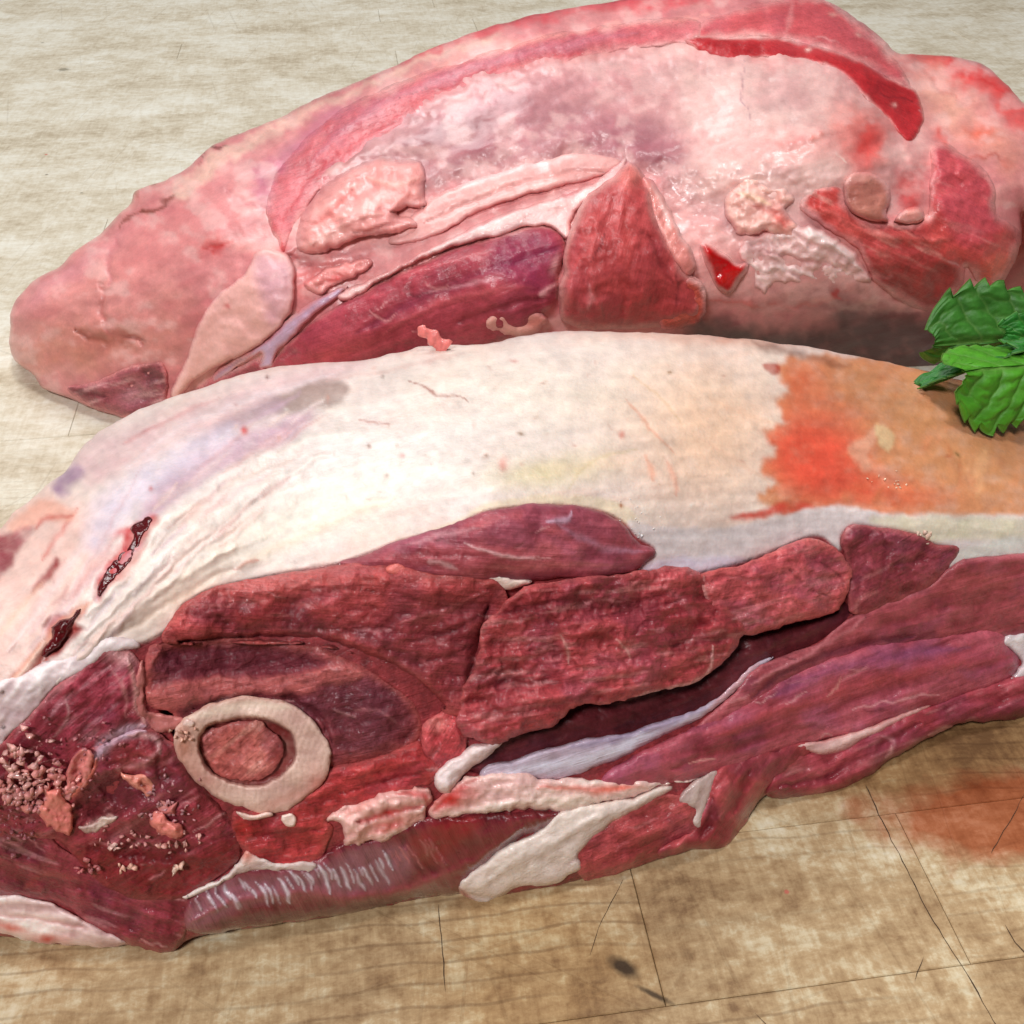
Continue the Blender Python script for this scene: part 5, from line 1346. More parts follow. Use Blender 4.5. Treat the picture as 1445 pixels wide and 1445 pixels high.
REAR_FEATS = [
    # shank
    Blob(130, 400, 110, 60, -35, (222, 160, 152), 0.8), Blob(230, 340, 120, 40, -35, (226, 150, 148), 0.6),
    Blob(80, 500, 80, 26, 15, (206, 150, 128), 0.7), Blob(150, 480, 70, 30, 0, (196, 136, 112), 0.7),
    Blob(235, 460, 40, 60, 0, (206, 146, 132), 0.5), Blob(100, 385, 90, 14, -35, (232, 170, 176), 0.6),
    Line([(140, 400), (145, 440), (165, 470), (200, 490)], 7, (186, 110, 104), 0.6, h=-5),
    Line([(160, 340), (152, 370), (145, 400)], 5, (206, 130, 136), 0.5, h=-3),
    Line([(105, 465), (150, 478), (200, 480)], 10, (150, 86, 66), 0.5, h=-8),
    Line([(190, 300), (230, 285), (270, 262), (310, 232), (350, 208), (390, 178)], 3.5, (130, 66, 52), 0.8, h=-3),
    Line([(170, 325), (200, 298), (225, 285)], 3, (140, 76, 60), 0.7, h=-2),
    Line([(280, 232), (300, 210), (325, 205), (310, 225), (292, 232)], 3, (110, 46, 40), 0.8, h=-2),
    Line([(186, 282), (196, 272), (200, 285)], 3, (150, 90, 66), 0.7), Line([(212, 260), (224, 257), (230, 262)], 3, (140, 76, 60), 0.7),
    Poly([(250, 260), (330, 200), (440, 150), (560, 98), (700, 50), (700, 60), (560, 112), (440, 165), (340, 225), (260, 280)], 6, (240, 208, 190), 0.75),
    Blob(300, 345, 34, 14, -30, (220, 90, 84), 0.45, h=4), Line([(280, 360), (300, 352), (325, 335)], 4, (204, 60, 56), 0.6, h=-3),
    Line([(320, 270), (340, 290), (370, 300), (395, 330)], 6, (190, 96, 108), 0.45, h=-3),
    Poly([(360, 250), (400, 215), (450, 170), (500, 140), (490, 165), (450, 205), (410, 250), (390, 300), (370, 300)], 12, (196, 116, 140), 0.75),
    # dome under its membrane
    Poly([(430, 262), (520, 200), (620, 148), (740, 110), (860, 88), (970, 84), (1090, 92), (1180, 112), (1235, 160), (1262, 210), (1270, 250), (1180, 262),
          (1060, 262), (960, 262), (900, 232), (800, 216), (700, 236), (610, 262), (600, 225), (520, 230)], 32, None, 0, h=16),
    Poly([(940, 330), (1040, 330), (1200, 380), (1240, 420), (1180, 450), (1040, 440), (960, 400)], 20, None, 0, h=8),
    Poly([(430, 260), (520, 190), (620, 140), (740, 100), (860, 80), (970, 78), (1090, 90), (1190, 110), (1240, 160), (1270, 210), (1290, 260), (1240, 300),
          (1120, 330), (1000, 330), (900, 240), (760, 230), (620, 270), (520, 240)], 14, (216, 172, 170), 0.9),
    Poly([(950, 100), (1080, 100), (1190, 120), (1240, 180), (1260, 240), (1180, 270), (1040, 290), (960, 270), (985, 220), (960, 160)], 30, (240, 214, 204), 0.85),
    Poly([(520, 235), (580, 180), (660, 140), (760, 130), (860, 150), (930, 190), (960, 240), (900, 232), (800, 212), (700, 232), (610, 262)], 26, (176, 122, 130), 0.7),
    Blob(640, 190, 90, 42, -22, (166, 116, 120), 0.9), Blob(700, 205, 60, 22, -15, (176, 96, 112), 0.5), Blob(900, 130, 100, 24, 6, (196, 140, 142), 0.6),
    Blob(800, 120, 90, 22, -8, (210, 154, 160), 0.5), Blob(930, 215, 50, 32, 35, (156, 88, 104), 0.9), Blob(860, 195, 80, 26, 10, (184, 118, 130), 0.7),
    Blob(1090, 150, 70, 24, 15, (212, 182, 176), 0.6), Blob(1130, 130, 60, 22, 10, (206, 168, 166), 0.6), Blob(1010, 180, 30, 60, 20, (236, 206, 200), 0.6),
    Blob(1100, 210, 110, 22, 0, (240, 160, 154), 0.6), Blob(1225, 200, 34, 44, -20, (240, 92, 86), 1.0), Blob(1195, 170, 30, 26, -40, (242, 150, 140), 0.6),
    Blob(1080, 250, 120, 20, 5, (240, 206, 196), 0.6), Line([(1040, 90), (1046, 130), (1058, 175)], 2.2, (176, 136, 142), 0.7),
    Line([(1065, 200), (1120, 200), (1150, 205)], 5, (236, 140, 136), 0.4), Blob(1092, 105, 5, 5, 0, (248, 232, 226), 0.9, h=3),
    Line([(1178, 214), (1186, 220), (1193, 225)], 1.6, (246, 226, 214), 0.9, h=2), Blob(1152, 197, 6, 6, 0, (226, 130, 116), 0.7, h=3),
    Line([(590, 150), (680, 118), (800, 92), (960, 70)], 5, (236, 196, 196), 0.6, h=2), Line([(500, 215), (560, 175), (600, 150)], 6, (226, 180, 186), 0.6),
    Blob(960, 68, 50, 12, -5, (240, 208, 200), 0.8), Blob(660, 150, 60, 10, -18, (222, 172, 180), 0.6), Blob(735, 205, 20, 8, -10, (222, 170, 176), 0.5),
    # crevice and pink band
    Line([(395, 345), (400, 300), (425, 265), (470, 230), (510, 205)], 12, (196, 62, 66), 0.8, h=-9),
    Line([(400, 350), (420, 362), (440, 366)], 9, (150, 50, 54), 0.8, h=-9),
    Poly([(400, 370), (430, 355), (500, 350), (560, 340), (620, 325), (700, 310), (640, 350), (560, 378), (500, 405), (440, 445), (400, 470)], 10, (214, 150, 150), 0.8),
    Blob(440, 392, 40, 16, -30, (226, 120, 116), 0.7), Blob(470, 370, 60, 8, -10, (190, 112, 108), 0.6, h=-3),
    # band along the far crest
    Poly([(600, 85), (700, 48), (800, 22), (900, 8), (1000, 0), (1120, -10), (1000, -40), (800, -20), (560, 80)], 9, (226, 96, 104), 0.8),
    Line([(560, 118), (660, 85), (780, 52), (900, 32), (1000, 22)], 6, (240, 176, 166), 0.7),
    # right end
    Poly([(1270, 75), (1330, 76), (1400, 100), (1445, 145), (1520, 190), (1480, 210), (1420, 170), (1360, 120), (1310, 95)], 10, (232, 88, 86), 0.85),
    Blob(1340, 150, 70, 30, 40, (238, 186, 164), 0.8), Blob(1420, 215, 40, 30, 20, (240, 176, 154), 0.7), Blob(1390, 195, 20, 12, 20, (222, 106, 80), 0.8),
    Blob(1290, 210, 18, 40, 10, (240, 204, 196), 0.8), Blob(1330, 110, 26, 9, 40, (240, 160, 140), 0.6),
    Line([(1290, 95), (1340, 130), (1370, 150)], 4, (214, 140, 130), 0.6, h=-2), Line([(1320, 75), (1380, 110), (1430, 160)], 5, (222, 60, 60), 0.6),
    Blob(1285, 270, 15, 26, 0, (226, 60, 60), 0.8), Blob(1395, 225, 30, 3, 5, (190, 70, 50), 0.6), Blob(1330, 185, 8, 14, -10, (226, 90, 80), 0.7),
    Poly([(1400, 90), (1470, 80), (1700, 150), (1700, 300), (1500, 170), (1440, 130)], 6, (236, 176, 180), 0.6),
    # pale fatty underside
    Poly([(940, 280), (1000, 290), (1040, 330), (1100, 330), (1200, 370), (1240, 400), (1230, 440), (1100, 440), (1000, 430), (960, 380), (930, 320)], 12, (236, 190, 184), 0.85),
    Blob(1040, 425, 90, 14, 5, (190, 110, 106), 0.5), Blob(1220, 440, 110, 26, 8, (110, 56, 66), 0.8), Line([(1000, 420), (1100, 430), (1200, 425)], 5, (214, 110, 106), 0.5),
    Blob(970, 320, 10, 8, 0, (250, 226, 224), 0.8, h=6), Blob(950, 315, 10, 6, 20, (250, 226, 224), 0.7, h=5),
    Line([(1175, 430), (1185, 418), (1192, 415)], 3, (190, 60, 60), 0.7),
    Poly([(975, 455), (1040, 462), (1100, 466), (1160, 462), (1200, 445), (1260, 440), (1330, 450), (1400, 430), (1420, 520), (1300, 560), (960, 540)], 22, (86, 34, 40), 1.0),  # dark muscle tone, painting shade into the gap between the joints
]


def rear_tone(X, Y, d, k):
    u, v = fibre(X, Y, 25, -0.1, 600, 300)
    n1 = fbm(u / 80, v / 14, 41, 2)
    n2 = fbm(X / 50, Y / 34, 42, 4)
    n3 = fbm(X / 12, Y / 10, 43, 2)
    h = ((n1 - 0.5) * 3 + (n2 - 0.5) * 8 + (n3 - 0.5) * 0.6) * sstep(0, 26, d)
    c = np.repeat(lin((220, 152, 152))[None], len(X), 0)
    q = (sstep(0.42, 0.72, n2) * 0.45)[:, None]
    c = c * (1 - q) + lin((232, 178, 168)) * q
    q = (sstep(0.5, 0.8, fbm(u / 60 + 5, v / 22, 45, 3)) * 0.5)[:, None]
    c = c * (1 - q) + lin((206, 118, 126)) * q
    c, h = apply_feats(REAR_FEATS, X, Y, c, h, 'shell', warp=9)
    cl = fbm(X / 34 + 11, Y / 24, 47, 4)
    up_ = 1 - sstep(900, 960, X) * sstep(425, 455, Y)
    q = (sstep(0.52, 0.72, cl) * 0.42 * up_)[:, None]
    c = c * (1 - q) + lin((240, 210, 204)) * q
    q = (sstep(0.50, 0.30, cl) * 0.42)[:, None]
    c = c * (1 - q) + c * np.array([0.72, 0.60, 0.64]) * q
    c = c * (1 + 0.20 * (n1 - 0.5) + 0.2 * (n3 - 0.5))[:, None] * np.array([0.98, 0.83, 0.83])
    return c, h, np.stack([u / 100, v / 100, h / 100], 1)


RF.tone = rear_tone
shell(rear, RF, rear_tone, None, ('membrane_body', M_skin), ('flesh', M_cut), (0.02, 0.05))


def rp(name, pts, mat, col, **kw):
    kw.setdefault('blend', 7)
    kw['sink'] = 3
    kw['lump'] = kw.get('lump', 2) * 0.8
    kw.setdefault('hue', 0.35 if mat in (M_cut, M_smooth) else 0.0)
    if mat in (M_cut, M_smooth):
        col = tuple(min(255, c * f) for c, f in zip(col, (1.0, 1.10, 1.08)))
        kw.setdefault('marb', 0.6)
    if mat is M_cut:
        kw.setdefault('crev', 2)
    return piece(name, rear, RF, pts, mat, col, **kw)


rp('shank_end_muscle', [(92, 548), (128, 541), (160, 528), (190, 514), (224, 511), (236, 530), (236, 560), (220, 590), (170, 587), (132, 575)],
   M_cut, (150, 66, 74), lift=1, puff=8, R=14, lump=5, dark=0.5, pale=(216, 160, 160), palea=0.7,
   feats=[Blob(215, 530, 14, 10, 0, (80, 26, 34), 0.8, h=-6), Line([(96, 550), (125, 556), (150, 560)], 4, (90, 30, 34), 0.7, h=-4), Blob(190, 555, 24, 12, -20, (206, 150, 154), 0.5)])
rp('crest_muscle', [(384, 330), (376, 285), (392, 240), (430, 195), (480, 155), (560, 116), (680, 74), (800, 44), (920, 26), (985, 28), (990, 56), (900, 68), (800, 88),
                    (700, 114), (620, 148), (565, 182), (510, 225), (460, 262), (432, 295), (412, 335), (398, 356)],
   M_smooth, (206, 92, 100), lift=1, puff=5, R=26, ang=22, fib=0.5, lump=1.4, dark=0.25, streak=0.15, blend=14, rim=(206, 70, 74), rimw=7, rima=0.6,
   feats=[Line([(400, 320), (430, 260), (500, 200), (600, 140), (720, 95), (860, 65)], 6, (200, 60, 66), 0.5, h=-2),
          Line([(440, 230), (500, 170), (600, 120), (740, 75), (900, 45)], 8, (196, 110, 124), 0.7, h=2)])
rp('crest_muscle', [(965, 50), (1000, 26), (1060, 5), (1110, -8), (1150, -6), (1200, 22), (1238, 52), (1262, 80), (1290, 130), (1262, 118), (1220, 95),
                    (1160, 72), (1080, 54), (1000, 58)], M_smooth, (208, 82, 88), lift=1, puff=5, R=26, ang=10, fib=0.4, lump=1.6, dark=0.25, streak=0.12, blend=14,
   feats=[Line([(1120, 0), (1112, 30), (1105, 45)], 4, (226, 140, 140), 0.6), Blob(1180, 40, 60, 16, 30, (190, 80, 90), 0.5), Blob(1176, 22, 5, 4, 0, (226, 160, 150), 0.7),
          Blob(1212, 50, 4, 3, 0, (230, 170, 160), 0.7)])
rp('crescent_muscle', [(966, 55), (1031, 51), (1118, 58), (1187, 73), (1239, 100), (1291, 128), (1306, 166), (1300, 188), (1281, 202), (1256, 176),
                       (1222, 138), (1192, 108), (1153, 88), (1083, 83), (1014, 84), (983, 70)], M_smooth, (180, 36, 42), lift=3, puff=7, R=18, ang=-25, fib=0.4, blend=5, streak=0.15,
   lump=2.5, dark=0.4, rim=(206, 70, 72), rimw=6, feats=[Blob(1140, 68, 60, 10, 10, (206, 80, 84), 0.5), Blob(1138, 70, 4, 3, 0, (240, 200, 190), 0.8, h=2),
          Blob(1260, 148, 4, 3, 0, (240, 190, 180), 0.7)])
rp('peach_flap', [(360, 356), (385, 352), (408, 364), (416, 395), (410, 440), (385, 474), (342, 502), (300, 520), (268, 545), (250, 570), (240, 560), (252, 530), (268, 495),
                  (284, 450), (311, 414), (346, 384)], M_fat, (238, 180, 172), lift=12, puff=10, R=16, ang=60, fib=0.1, streak=0.02, lump=3, dark=0.12, blend=3, skirt=30,
   feats=[Poly([(365, 362), (405, 366), (412, 400), (400, 440), (380, 460), (370, 420), (360, 385)], 12, (214, 160, 172), 0.7), Blob(320, 432, 4, 3, 0, (206, 70, 70), 0.7)])
rp('grey_vein', [(300, 528), (345, 500), (385, 472), (420, 440), (470, 408), (490, 405), (450, 440), (415, 475), (390, 500), (385, 518), (365, 520), (370, 500), (340, 515), (300, 545)],
   M_silver, (196, 160, 186), lift=8, puff=5, R=8, ang=35, dark=0.2, feats=[Line([(300, 530), (345, 503), (390, 470)], 4, (110, 40, 50), 0.7, h=-3)])
rp('strip_muscle', [(255, 575), (290, 540), (330, 520), (362, 508), (372, 520), (385, 530), (330, 560), (280, 590)], M_cut, (182, 76, 86), lift=4, puff=6, R=10, ang=25)
rp('fold_fat', [(478, 415), (520, 392), (560, 374), (600, 353), (660, 323), (720, 298), (780, 280), (835, 258), (868, 230), (884, 224), (880, 245), (840, 275), (812, 305), (800, 340), (775, 320),
                (740, 320), (690, 336), (620, 354), (560, 382), (520, 405), (490, 425)], M_wetfat, (240, 196, 192), lift=8, puff=9, R=12, ang=25, fib=1, lump=2.5, dark=0.12, rag=3,
   skirt=30, feats=[Line([(500, 405), (600, 358), (700, 312), (800, 280)], 4, (248, 224, 220), 0.6, h=2)])
rp('pale_band', [(575, 310), (600, 288), (640, 262), (700, 240), (760, 225), (810, 214), (850, 218), (880, 224), (860, 245), (800, 262), (730, 280), (660, 306), (620, 330), (570, 345), (545, 340)],
   M_skin, (238, 178, 172), lift=3, puff=9, R=14, ang=20, fib=1, lump=2, dark=0.15,
   feats=[Line([(600, 315), (680, 280), (760, 255), (850, 240)], 5, (214, 130, 124), 0.5, h=-4), Line([(620, 272), (720, 240), (820, 222)], 5, (246, 216, 214), 0.6),
          Blob(640, 330, 40, 8, -20, (206, 160, 166), 0.5)])
rp('fat_knob', [(424, 352), (420, 325), (432, 290), (468, 252), (500, 236), (528, 222), (562, 226), (590, 228), (602, 250), (598, 272), (602, 288), (590, 300), (572, 296),
                (560, 306), (582, 312), (588, 322), (560, 330), (520, 334), (480, 345), (448, 360)], M_wetfat, (246, 166, 160), lift=6, puff=30, R=44, ang=25, fib=0.4, lump=6, gran=0.1, dark=0.14, blend=12,
   rag=3, skirt=26, feats=[Line([(555, 300), (575, 300), (600, 290)], 3.5, (150, 60, 54), 0.8, h=-9), Line([(500, 330), (540, 322), (580, 312)], 3.5, (176, 84, 76), 0.7, h=-6),
                           Line([(440, 320), (470, 300), (500, 270)], 5, (224, 110, 104), 0.5, h=-3), Blob(545, 225, 12, 4, -20, (150, 60, 50), 0.7), Blob(460, 335, 30, 6, -20, (250, 200, 190), 0.5),
                           Line([(520, 250), (560, 262), (590, 250)], 6, (250, 186, 172), 0.5, h=3), Line([(440, 345), (500, 310), (545, 300)], 5, (250, 190, 180), 0.4, h=4)])
rp('fat_shred', [(430, 400), (450, 385), (480, 372), (505, 362), (525, 368), (515, 380), (490, 395), (465, 405), (445, 415)], M_wetfat, (236, 150, 146), lift=8, puff=8, R=8, lump=7, gran=3, rag=5, dark=0.25,
   skirt=24, feats=[Blob(475, 395, 16, 6, -20, (214, 60, 60), 0.7)])
rp('long_lower_muscle', [(376, 540), (388, 505), (412, 478), (450, 448), (495, 420), (540, 398), (590, 372), (640, 350), (700, 334), (745, 320), (778, 318), (795, 334), (800, 358),
                         (788, 395), (784, 425), (765, 445), (740, 470), (700, 485), (600, 520), (480, 545)], M_smooth, (170, 60, 72), lift=3, puff=26, R=46, ang=20, fib=0.6, lump=2, dark=0.35, streak=0.2, blend=5,
   skirt=30, feats=[Line([(500, 470), (600, 420), (700, 380), (790, 350)], 9, (130, 46, 74), 0.6, h=-3), Line([(590, 420), (640, 405), (720, 395)], 2.2, (226, 160, 170), 0.6),
                    Line([(560, 395), (640, 370), (730, 345)], 6, (196, 84, 92), 0.6, h=3), Line([(540, 470), (620, 430), (700, 410), (760, 405)], 5, (206, 100, 104), 0.4, h=2),
                    Poly([(700, 340), (780, 330), (795, 360), (780, 410), (720, 400), (690, 370)], 16, (130, 40, 76), 0.6), Line([(520, 440), (545, 452), (560, 440)], 2, (222, 150, 150), 0.7),
                    Blob(470, 500, 60, 16, -20, (196, 80, 80), 0.5), Line([(600, 400), (612, 410), (630, 402)], 2, (222, 150, 150), 0.6), Blob(785, 372, 7, 14, 20, (236, 186, 184), 0.7, h=3),
                    Line([(760, 418), (775, 410), (785, 400)], 4, (226, 170, 170), 0.6, h=2), Line([(640, 460), (720, 430), (770, 420)], 5, (110, 30, 40), 0.5, h=-4)])
rp('small_fat_lump', [(682, 460), (690, 445), (715, 438), (745, 436), (768, 442), (772, 455), (755, 470), (730, 478), (700, 472)], M_wetfat, (236, 172, 160), lift=16, puff=8, R=10, lump=5, rag=3,
   dark=0.2, skirt=30, feats=[Blob(755, 455, 12, 10, 0, (226, 90, 80), 0.5)])
rp('standing_flap', [(886, 230), (905, 240), (918, 260), (930, 300), (948, 340), (966, 378), (992, 402), (996, 428), (985, 452), (940, 462), (900, 466), (860, 466), (826, 466),
                     (795, 452), (789, 420), (793, 385), (798, 345), (812, 300), (838, 268), (865, 248)], M_smooth, (184, 66, 68), lift=30, puff=32, R=46, ang=75, fib=0.3, gran=0.1, lump=4.5, dark=0.3, streak=0.12, blend=2,
   skirt=60, rim=(236, 190, 182), rimw=7, rima=0.6, feats=[Blob(888, 250, 18, 16, 0, (230, 130, 120), 0.6), Line([(860, 280), (840, 330), (838, 400), (850, 450)], 7, (206, 90, 90), 0.5, h=4),
                                    Line([(915, 330), (935, 370), (950, 400)], 6, (130, 40, 44), 0.6, h=-5), Line([(880, 290), (885, 360), (880, 440)], 8, (176, 64, 60), 0.5, h=-3),
                                    Line([(815, 320), (808, 380), (815, 440)], 7, (170, 70, 76), 0.5, h=-3), Blob(900, 390, 30, 24, 30, (160, 60, 66), 0.4),
                                    Line([(830, 440), (836, 420), (830, 400)], 4, (226, 150, 150), 0.5, h=3)])
rp('flap_edge', [(905, 250), (925, 262), (942, 290), (960, 330), (978, 355), (980, 380), (968, 388), (955, 375), (930, 330), (915, 290)], M_wetfat, (226, 140, 132), lift=44, puff=8, R=9, lump=4,
   ang=60, dark=0.2, skirt=50, feats=[Line([(915, 260), (935, 290), (950, 325)], 4, (246, 206, 200), 0.7)])
rp('lower_flap', [(955, 400), (975, 392), (992, 400), (998, 425), (990, 455), (960, 464), (930, 460), (940, 430)], M_cut, (200, 84, 72), lift=46, puff=8, R=12, lump=4, dark=0.3, skirt=50)
rp('ruffled_fat', [(1022, 282), (1032, 262), (1048, 250), (1075, 252), (1090, 264), (1112, 266), (1122, 280), (1112, 300), (1130, 320), (1142, 334), (1110, 336), (1080, 328), (1050, 335), (1030, 318)],
   M_wetfat, (242, 186, 174), lift=4, puff=11, R=14, lump=7, gran=2, dark=0.2, rag=4, feats=[Line([(1060, 290), (1090, 300), (1110, 320)], 4, (214, 90, 84), 0.5, h=-4), Blob(1105, 310, 14, 18, 0, (240, 100, 90), 0.6),
          Line([(1040, 275), (1070, 278), (1090, 290)], 5, (246, 206, 170), 0.6, h=3)])
rp('ruffled_fat', [(1038, 362), (1050, 340), (1075, 330), (1105, 320), (1140, 316), (1165, 330), (1195, 348), (1216, 366), (1232, 396), (1200, 404), (1150, 403), (1110, 404), (1090, 402), (1078, 414),
                   (1062, 402), (1060, 380)], M_wetfat, (240, 196, 192), lift=4, puff=12, R=16, lump=6, gran=2.4, dark=0.2, rag=5, ang=-30, fib=2,
   feats=[Line([(1140, 320), (1180, 350), (1220, 385)], 6, (250, 226, 222), 0.6, h=4), Line([(1080, 355), (1130, 365), (1190, 380)], 4, (206, 140, 140), 0.6, h=-5),
          Line([(1075, 385), (1110, 375), (1150, 392)], 5, (250, 226, 222), 0.6, h=4), Blob(1070, 350, 26, 8, 10, (206, 150, 150), 0.5)])
rp('curved_muscle', [(1126, 292), (1136, 272), (1162, 260), (1186, 262), (1196, 280), (1210, 304), (1250, 312), (1290, 312), (1310, 300), (1312, 250), (1315, 206), (1338, 202), (1378, 230), (1402, 262),
                     (1408, 300), (1440, 325), (1441, 345), (1428, 375), (1412, 400), (1398, 408), (1380, 398), (1362, 378), (1358, 400), (1320, 440), (1280, 432), (1240, 405),
                     (1215, 360), (1192, 338), (1155, 316)], M_smooth, (208, 74, 72), lift=3, puff=14, R=34, ang=-25, fib=0.4, lump=4, dark=0.3, streak=0.15, pale=(238, 170, 158), palea=0.5, skirt=30, blend=13,
   feats=[Poly([(1312, 205), (1340, 200), (1380, 232), (1406, 265), (1412, 320), (1360, 350), (1330, 300), (1318, 250)], 12, (196, 80, 92), 0.7),
          Poly([(1220, 370), (1300, 372), (1360, 380), (1340, 440), (1270, 440), (1230, 405)], 14, (140, 52, 50), 0.8), Blob(1410, 380, 26, 22, -40, (230, 110, 84), 0.7, h=3),
          Line([(1150, 290), (1200, 320), (1260, 335), (1340, 340)], 8, (226, 110, 104), 0.5, h=4), Blob(1145, 288, 14, 12, 0, (222, 70, 66), 0.6)])
rp('bone_knob', [(1188, 268), (1194, 250), (1212, 243), (1236, 246), (1252, 260), (1258, 280), (1252, 300), (1254, 312), (1236, 314), (1212, 306), (1196, 292)],
   M_wetfat, (196, 122, 108), lift=16, puff=14, R=16, lump=2.5, dark=0.2, skirt=34, rim=(176, 90, 84), rimw=4, feats=[Blob(1212, 252, 16, 6, 0, (226, 160, 150), 0.6), Line([(1180, 262), (1205, 258), (1230, 262)], 3, (150, 60, 60), 0.4)])
rp('pink_knot', [(1270, 300), (1290, 290), (1305, 298), (1302, 312), (1280, 316), (1262, 310)], M_wetfat, (238, 160, 150), lift=18, puff=6, R=8, lump=5, dark=0.2)
rp('red_meat_tag', [(987, 346), (993, 341), (1003, 344), (1014, 352), (1028, 361), (1036, 372), (1046, 372), (1056, 371), (1054, 382), (1044, 395), (1036, 408), (1027, 414), (1014, 408), (1006, 396), (994, 370)],
   M_wetred, (188, 14, 18), lift=14, puff=12, R=12, lump=1.5, dark=0.2, skirt=20, ang=40, rag=1, label='small glossy dark red scrap of flesh')

# ------------------------------------------------------------------ small things lying on the joints
scrap = empty('meat_scrap', 'thin pink frayed meat scrap standing up from the crest of the front joint', 'meat scrap', tuple(at(620, 488, t=float(FF.t(np.array([620.0]), np.array([492.0]))[0]))))


def scrap_mesh():
    a = at(631, 492, t=float(FF.t(np.array([631.0]), np.array([494.0]))[0]))
    b = at(590, 461, t=float(FF.t(np.array([612.0]), np.array([492.0]))[0]) * 0.985)
    n, m = 16, 10
    r = np.random.RandomState(2)
    ax = b - a
    L = np.linalg.norm(ax)
    ax /= L
    s1 = np.cross(ax, [0, 1, 0])
    s1 /= np.linalg.norm(s1)
    s2 = np.cross(ax, s1)
    V, F, C = [], [], []
    for i in range(n + 1):
        u = i / n
        w = (0.0012 * (1 - u) ** 0.6 + 0.0007) * (1 + 0.5 * math.sin(u * 17) * 0.4) * (0.3 if i == n else 1)
        c = a + ax * L * u + s1 * 0.0002 * math.sin(u * 9)
        for j in range(m):
            g = 2 * math.pi * j / m
            rr = w * r.uniform(0.75, 1.25)
            V.append(c + s1 * math.cos(g) * rr + s2 * math.sin(g) * rr * 0.45)
            C.append(lin((236, 128, 122)) * r.uniform(0.8, 1.15))
            if i < n:
                k = i * m + j
                k2 = i * m + (j + 1) % m
                F.append((k, k2, k2 + m, k + m))
    make_mesh('flesh_strip', np.array(V) - np.array(scrap.matrix_world.translation), np.array(F), M_wetfat, scrap, np.array(C), np.array(V) * 10)


scrap_mesh()


# mint
def mint_material():
    t = NT('mint_leaf')
    a = t.n('ShaderNodeAttribute', _attribute_name='Col')
    pos = t.n('ShaderNodeNewGeometry').outputs['Position']
    n1 = t.noise(pos, 420, 4, 0.65)
    n2 = t.noise(pos, 1400, 3, 0.6)
    k = t.math('ADD', 1.0, t.math('MULTIPLY', t.math('SUBTRACT', n1, 0.5), 0.7))
    sc = t.n('ShaderNodeVectorMath', _operation='SCALE')
    t.l(a.outputs['Color'], sc.inputs[0])
    t.l(k, sc.inputs['Scale'])
    t.l(sc.outputs[0], t.b.inputs['Base Color'])
    b = t.bump(n1, 0.4, 0.0005)
    b = t.bump(n2, 0.3, 0.0002, b)
    t.l(b, t.b.inputs['Normal'])
    t.b.inputs['Roughness'].default_value = 0.5
    t.b.inputs['Specular IOR Level'].default_value = 0.4
    t.b.inputs['Subsurface Weight'].default_value = 0.12
    t.b.inputs['Subsurface Radius'].default_value = (0.4, 1.0, 0.2)
    t.b.inputs['Subsurface Scale'].default_value = 0.001
    return t.m


M_mint = mint_material()
mint = empty('mint_sprig', 'fresh green mint sprig with toothed quilted leaves resting at the right edge', 'mint sprig', (0.125, 0.215, 0.06))


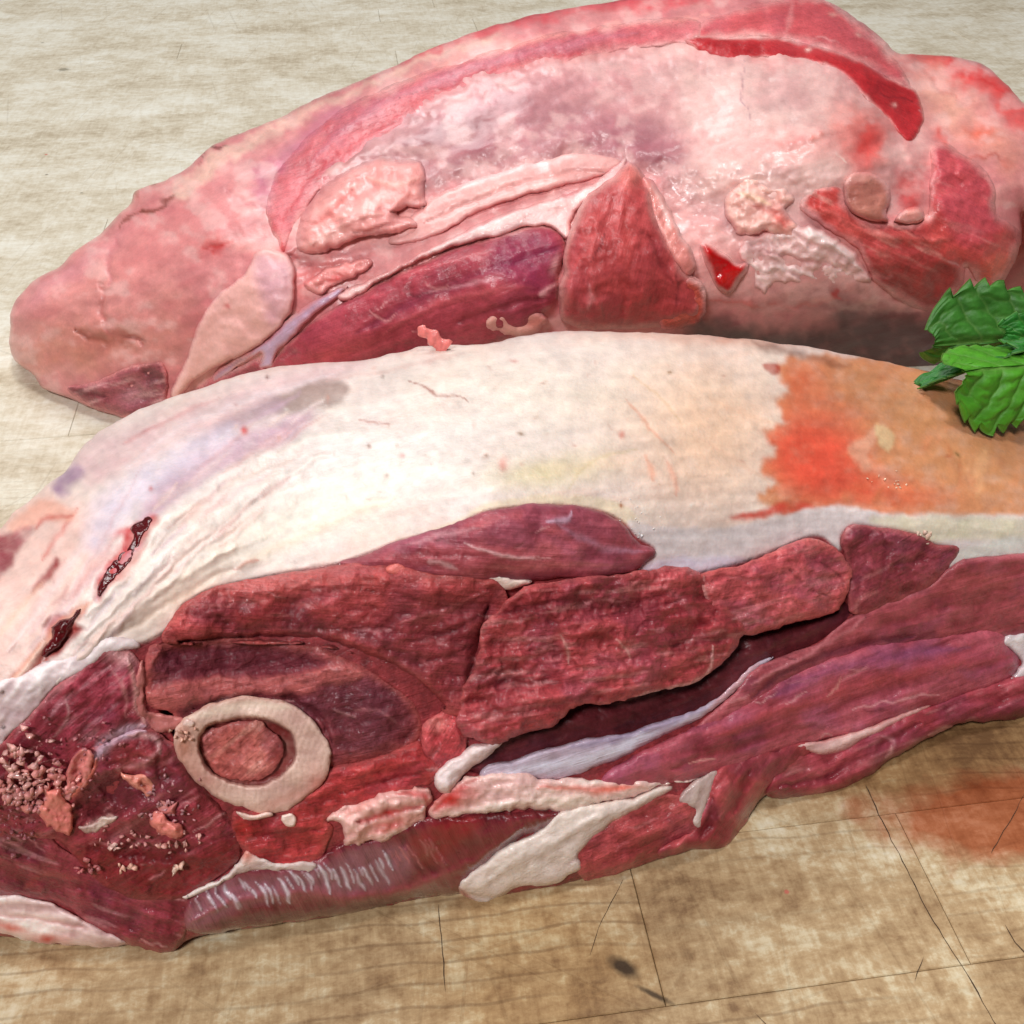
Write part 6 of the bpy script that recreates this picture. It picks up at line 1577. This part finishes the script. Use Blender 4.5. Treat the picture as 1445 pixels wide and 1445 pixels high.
def leaf(tip, base, up, width, col, seed, curl=0.25, cup=0.18, teeth=9, sway=0.05, fold=0, quilt=1.0):
    r = np.random.RandomState(seed)
    tip, base, up = map(np.array, (tip, base, up))
    ax = base - tip
    L = np.linalg.norm(ax)
    ax = ax / L
    sd = np.cross(up, ax)
    sd /= np.linalg.norm(sd)
    nn = np.cross(ax, sd)
    nu, nv = 150, 90
    U, S = np.meshgrid(np.linspace(0, 1, nu + 1), np.linspace(-1, 1, nv + 1), indexing='ij')
    sa = np.abs(S)
    w0 = width * np.sin(np.pi * np.clip(U * 0.97 + 0.015, 0, 1) ** 0.62) ** 0.85
    irr = fbm(U * 9, S * 0 + seed, seed + 5, 2)
    ph = (U * teeth + 0.3 + irr * 0.9) % 1.0
    tooth = 1 - (0.20 * (1 - ph) ** 1.3) * sstep(0.80, 1.0, sa)
    w = w0 * tooth + 0.0002
    x, y = L * U - 0.002 * sa ** 2 * (1 - U), S * w
    wob = (fbm(U * 6, S * 4, seed + 6, 2) - 0.5) * 0.5
    q = (U * 6.5 + sa * 1.5 * (1 - 0.25 * sa) + wob)
    cellid = np.floor(q)
    q = q % 1.0
    vein1 = np.minimum(q, 1 - q)
    q2 = (sa * 3.6 + cellid * 0.43 + fbm(U * 12, S * 9, seed + 8, 2) * 0.8) % 1.0
    vein2 = np.minimum(q2, 1 - q2)
    pil = np.clip(vein1 / 0.42, 0, 1) ** 0.6 * (0.45 + 0.55 * np.clip(vein2 / 0.4, 0, 1) ** 0.6)
    z = 0.00115 * quilt * pil * np.clip((1 - sa) * 7 + 0.15, 0, 1) * np.clip(sa * 9, 0, 1)
    z = z - 0.0008 * np.exp(-(sa / 0.05) ** 2) + cup * sa ** 1.6 * w0 - curl * L * (1 - U) ** 2 * 0.5
    z = z + 0.0016 * (fbm(U * 5, S * 2.5, seed + 9, 2) - 0.5) * (0.3 + sa) + sway * L * np.sin(U * 3)
    if fold:
        f = (S * fold > 0)
        z = np.where(f, z - 0.75 * sa * w0, z)
        y = np.where(f, y * 0.28, y)
    V = (tip + ax * x[..., None] + sd * y[..., None] + nn * z[..., None]).reshape(-1, 3)
    vein = np.maximum(np.exp(-(sa / 0.03) ** 2), 0.55 * np.exp(-(vein1 / 0.05) ** 2) * (1 - sa * 0.4))
    vein = np.maximum(vein, 0.25 * np.exp(-(vein2 / 0.07) ** 2))
    tone = (0.75 + 0.35 * pil + 0.5 * (fbm(U * 5, S * 3, seed + 10, 3) - 0.5))[..., None]
    C = lin(col) * tone
    C = C * (1 - 0.55 * vein[..., None]) + lin((128, 164, 84)) * 0.55 * vein[..., None]
    edge = sstep(0.95, 1.0, sa)[..., None] * 0.5
    C = (C * (1 - edge) + lin((110, 150, 70)) * edge).reshape(-1, 3)
    n = len(V)
    idx = np.arange(n).reshape(nu + 1, nv + 1)
    Fa = np.stack([idx[:-1, :-1], idx[1:, :-1], idx[1:, 1:], idx[:-1, 1:]], -1).reshape(-1, 4)
    V2 = V - nn * 0.00022
    rim_ = np.concatenate([idx[:, 0], idx[-1, 1:], idx[::-1, -1][1:], idx[0, ::-1][1:-1]])
    r2 = np.roll(rim_, -1)
    side = np.stack([rim_, r2, r2 + n, rim_ + n], 1)
    V = np.concatenate([V, V2])
    return make_mesh('leaf', V - np.array(mint.matrix_world.translation), np.concatenate([Fa, Fa[:, ::-1] + n, side]), M_mint, mint,
                     np.concatenate([C, C * 1.1]))


def pt(px, py, y):
    return at(float(px), float(py), y=y / 100)


leaf(pt(1319, 487, 22.6), pt(1545, 470, 23.2), (0.0, -0.80, 0.60), 0.0148, (58, 114, 38), 1, curl=0.02, cup=0.05, sway=0.0, fold=-1)
leaf(pt(1300, 541, 21.4), pt(1530, 468, 22.2), (0.05, 0.42, 0.90), 0.0062, (36, 104, 36), 2, curl=0.03, cup=0.15, sway=0.02, quilt=0.8)
leaf(pt(1363, 524, 20.5), pt(1545, 508, 21.5), (0.10, -0.90, 0.42), 0.0150, (72, 140, 30), 3, curl=0.03, cup=-0.1, teeth=11, sway=0.0, fold=1)
leaf(pt(1640, 420, 22.6), pt(1540, 500, 22.6), (0.0, -0.6, 0.8), 0.010, (46, 120, 44), 4, curl=0.1, cup=0.2)
leaf(pt(1420, 470, 22.0), pt(1560, 500, 22.2), (0.1, -0.5, 0.85), 0.006, (44, 118, 40), 6, curl=0.05, cup=0.3)


def stem():
    a, b = pt(1530, 520, 21.2), pt(1760, 640, 21.5)
    V, F = [], []
    n, m = 14, 8
    for i in range(n + 1):
        u = i / n
        c = a * (1 - u) + b * u + np.array([0, 0, 0.004 * math.sin(u * 3.1)])
        for j in range(m):
            g = 2 * math.pi * j / m
            V.append(c + np.array([0.3, math.cos(g), math.sin(g)]) * 0.0011 * np.array([0.2, 1, 1]))
            if i < n:
                k, k2 = i * m + j, i * m + (j + 1) % m
                F.append((k, k2, k2 + m, k + m))
    V = np.array(V)
    make_mesh('stem', V - np.array(mint.matrix_world.translation), np.array(F), M_mint, mint, np.repeat(lin((84, 120, 58))[None], len(V), 0))


stem()
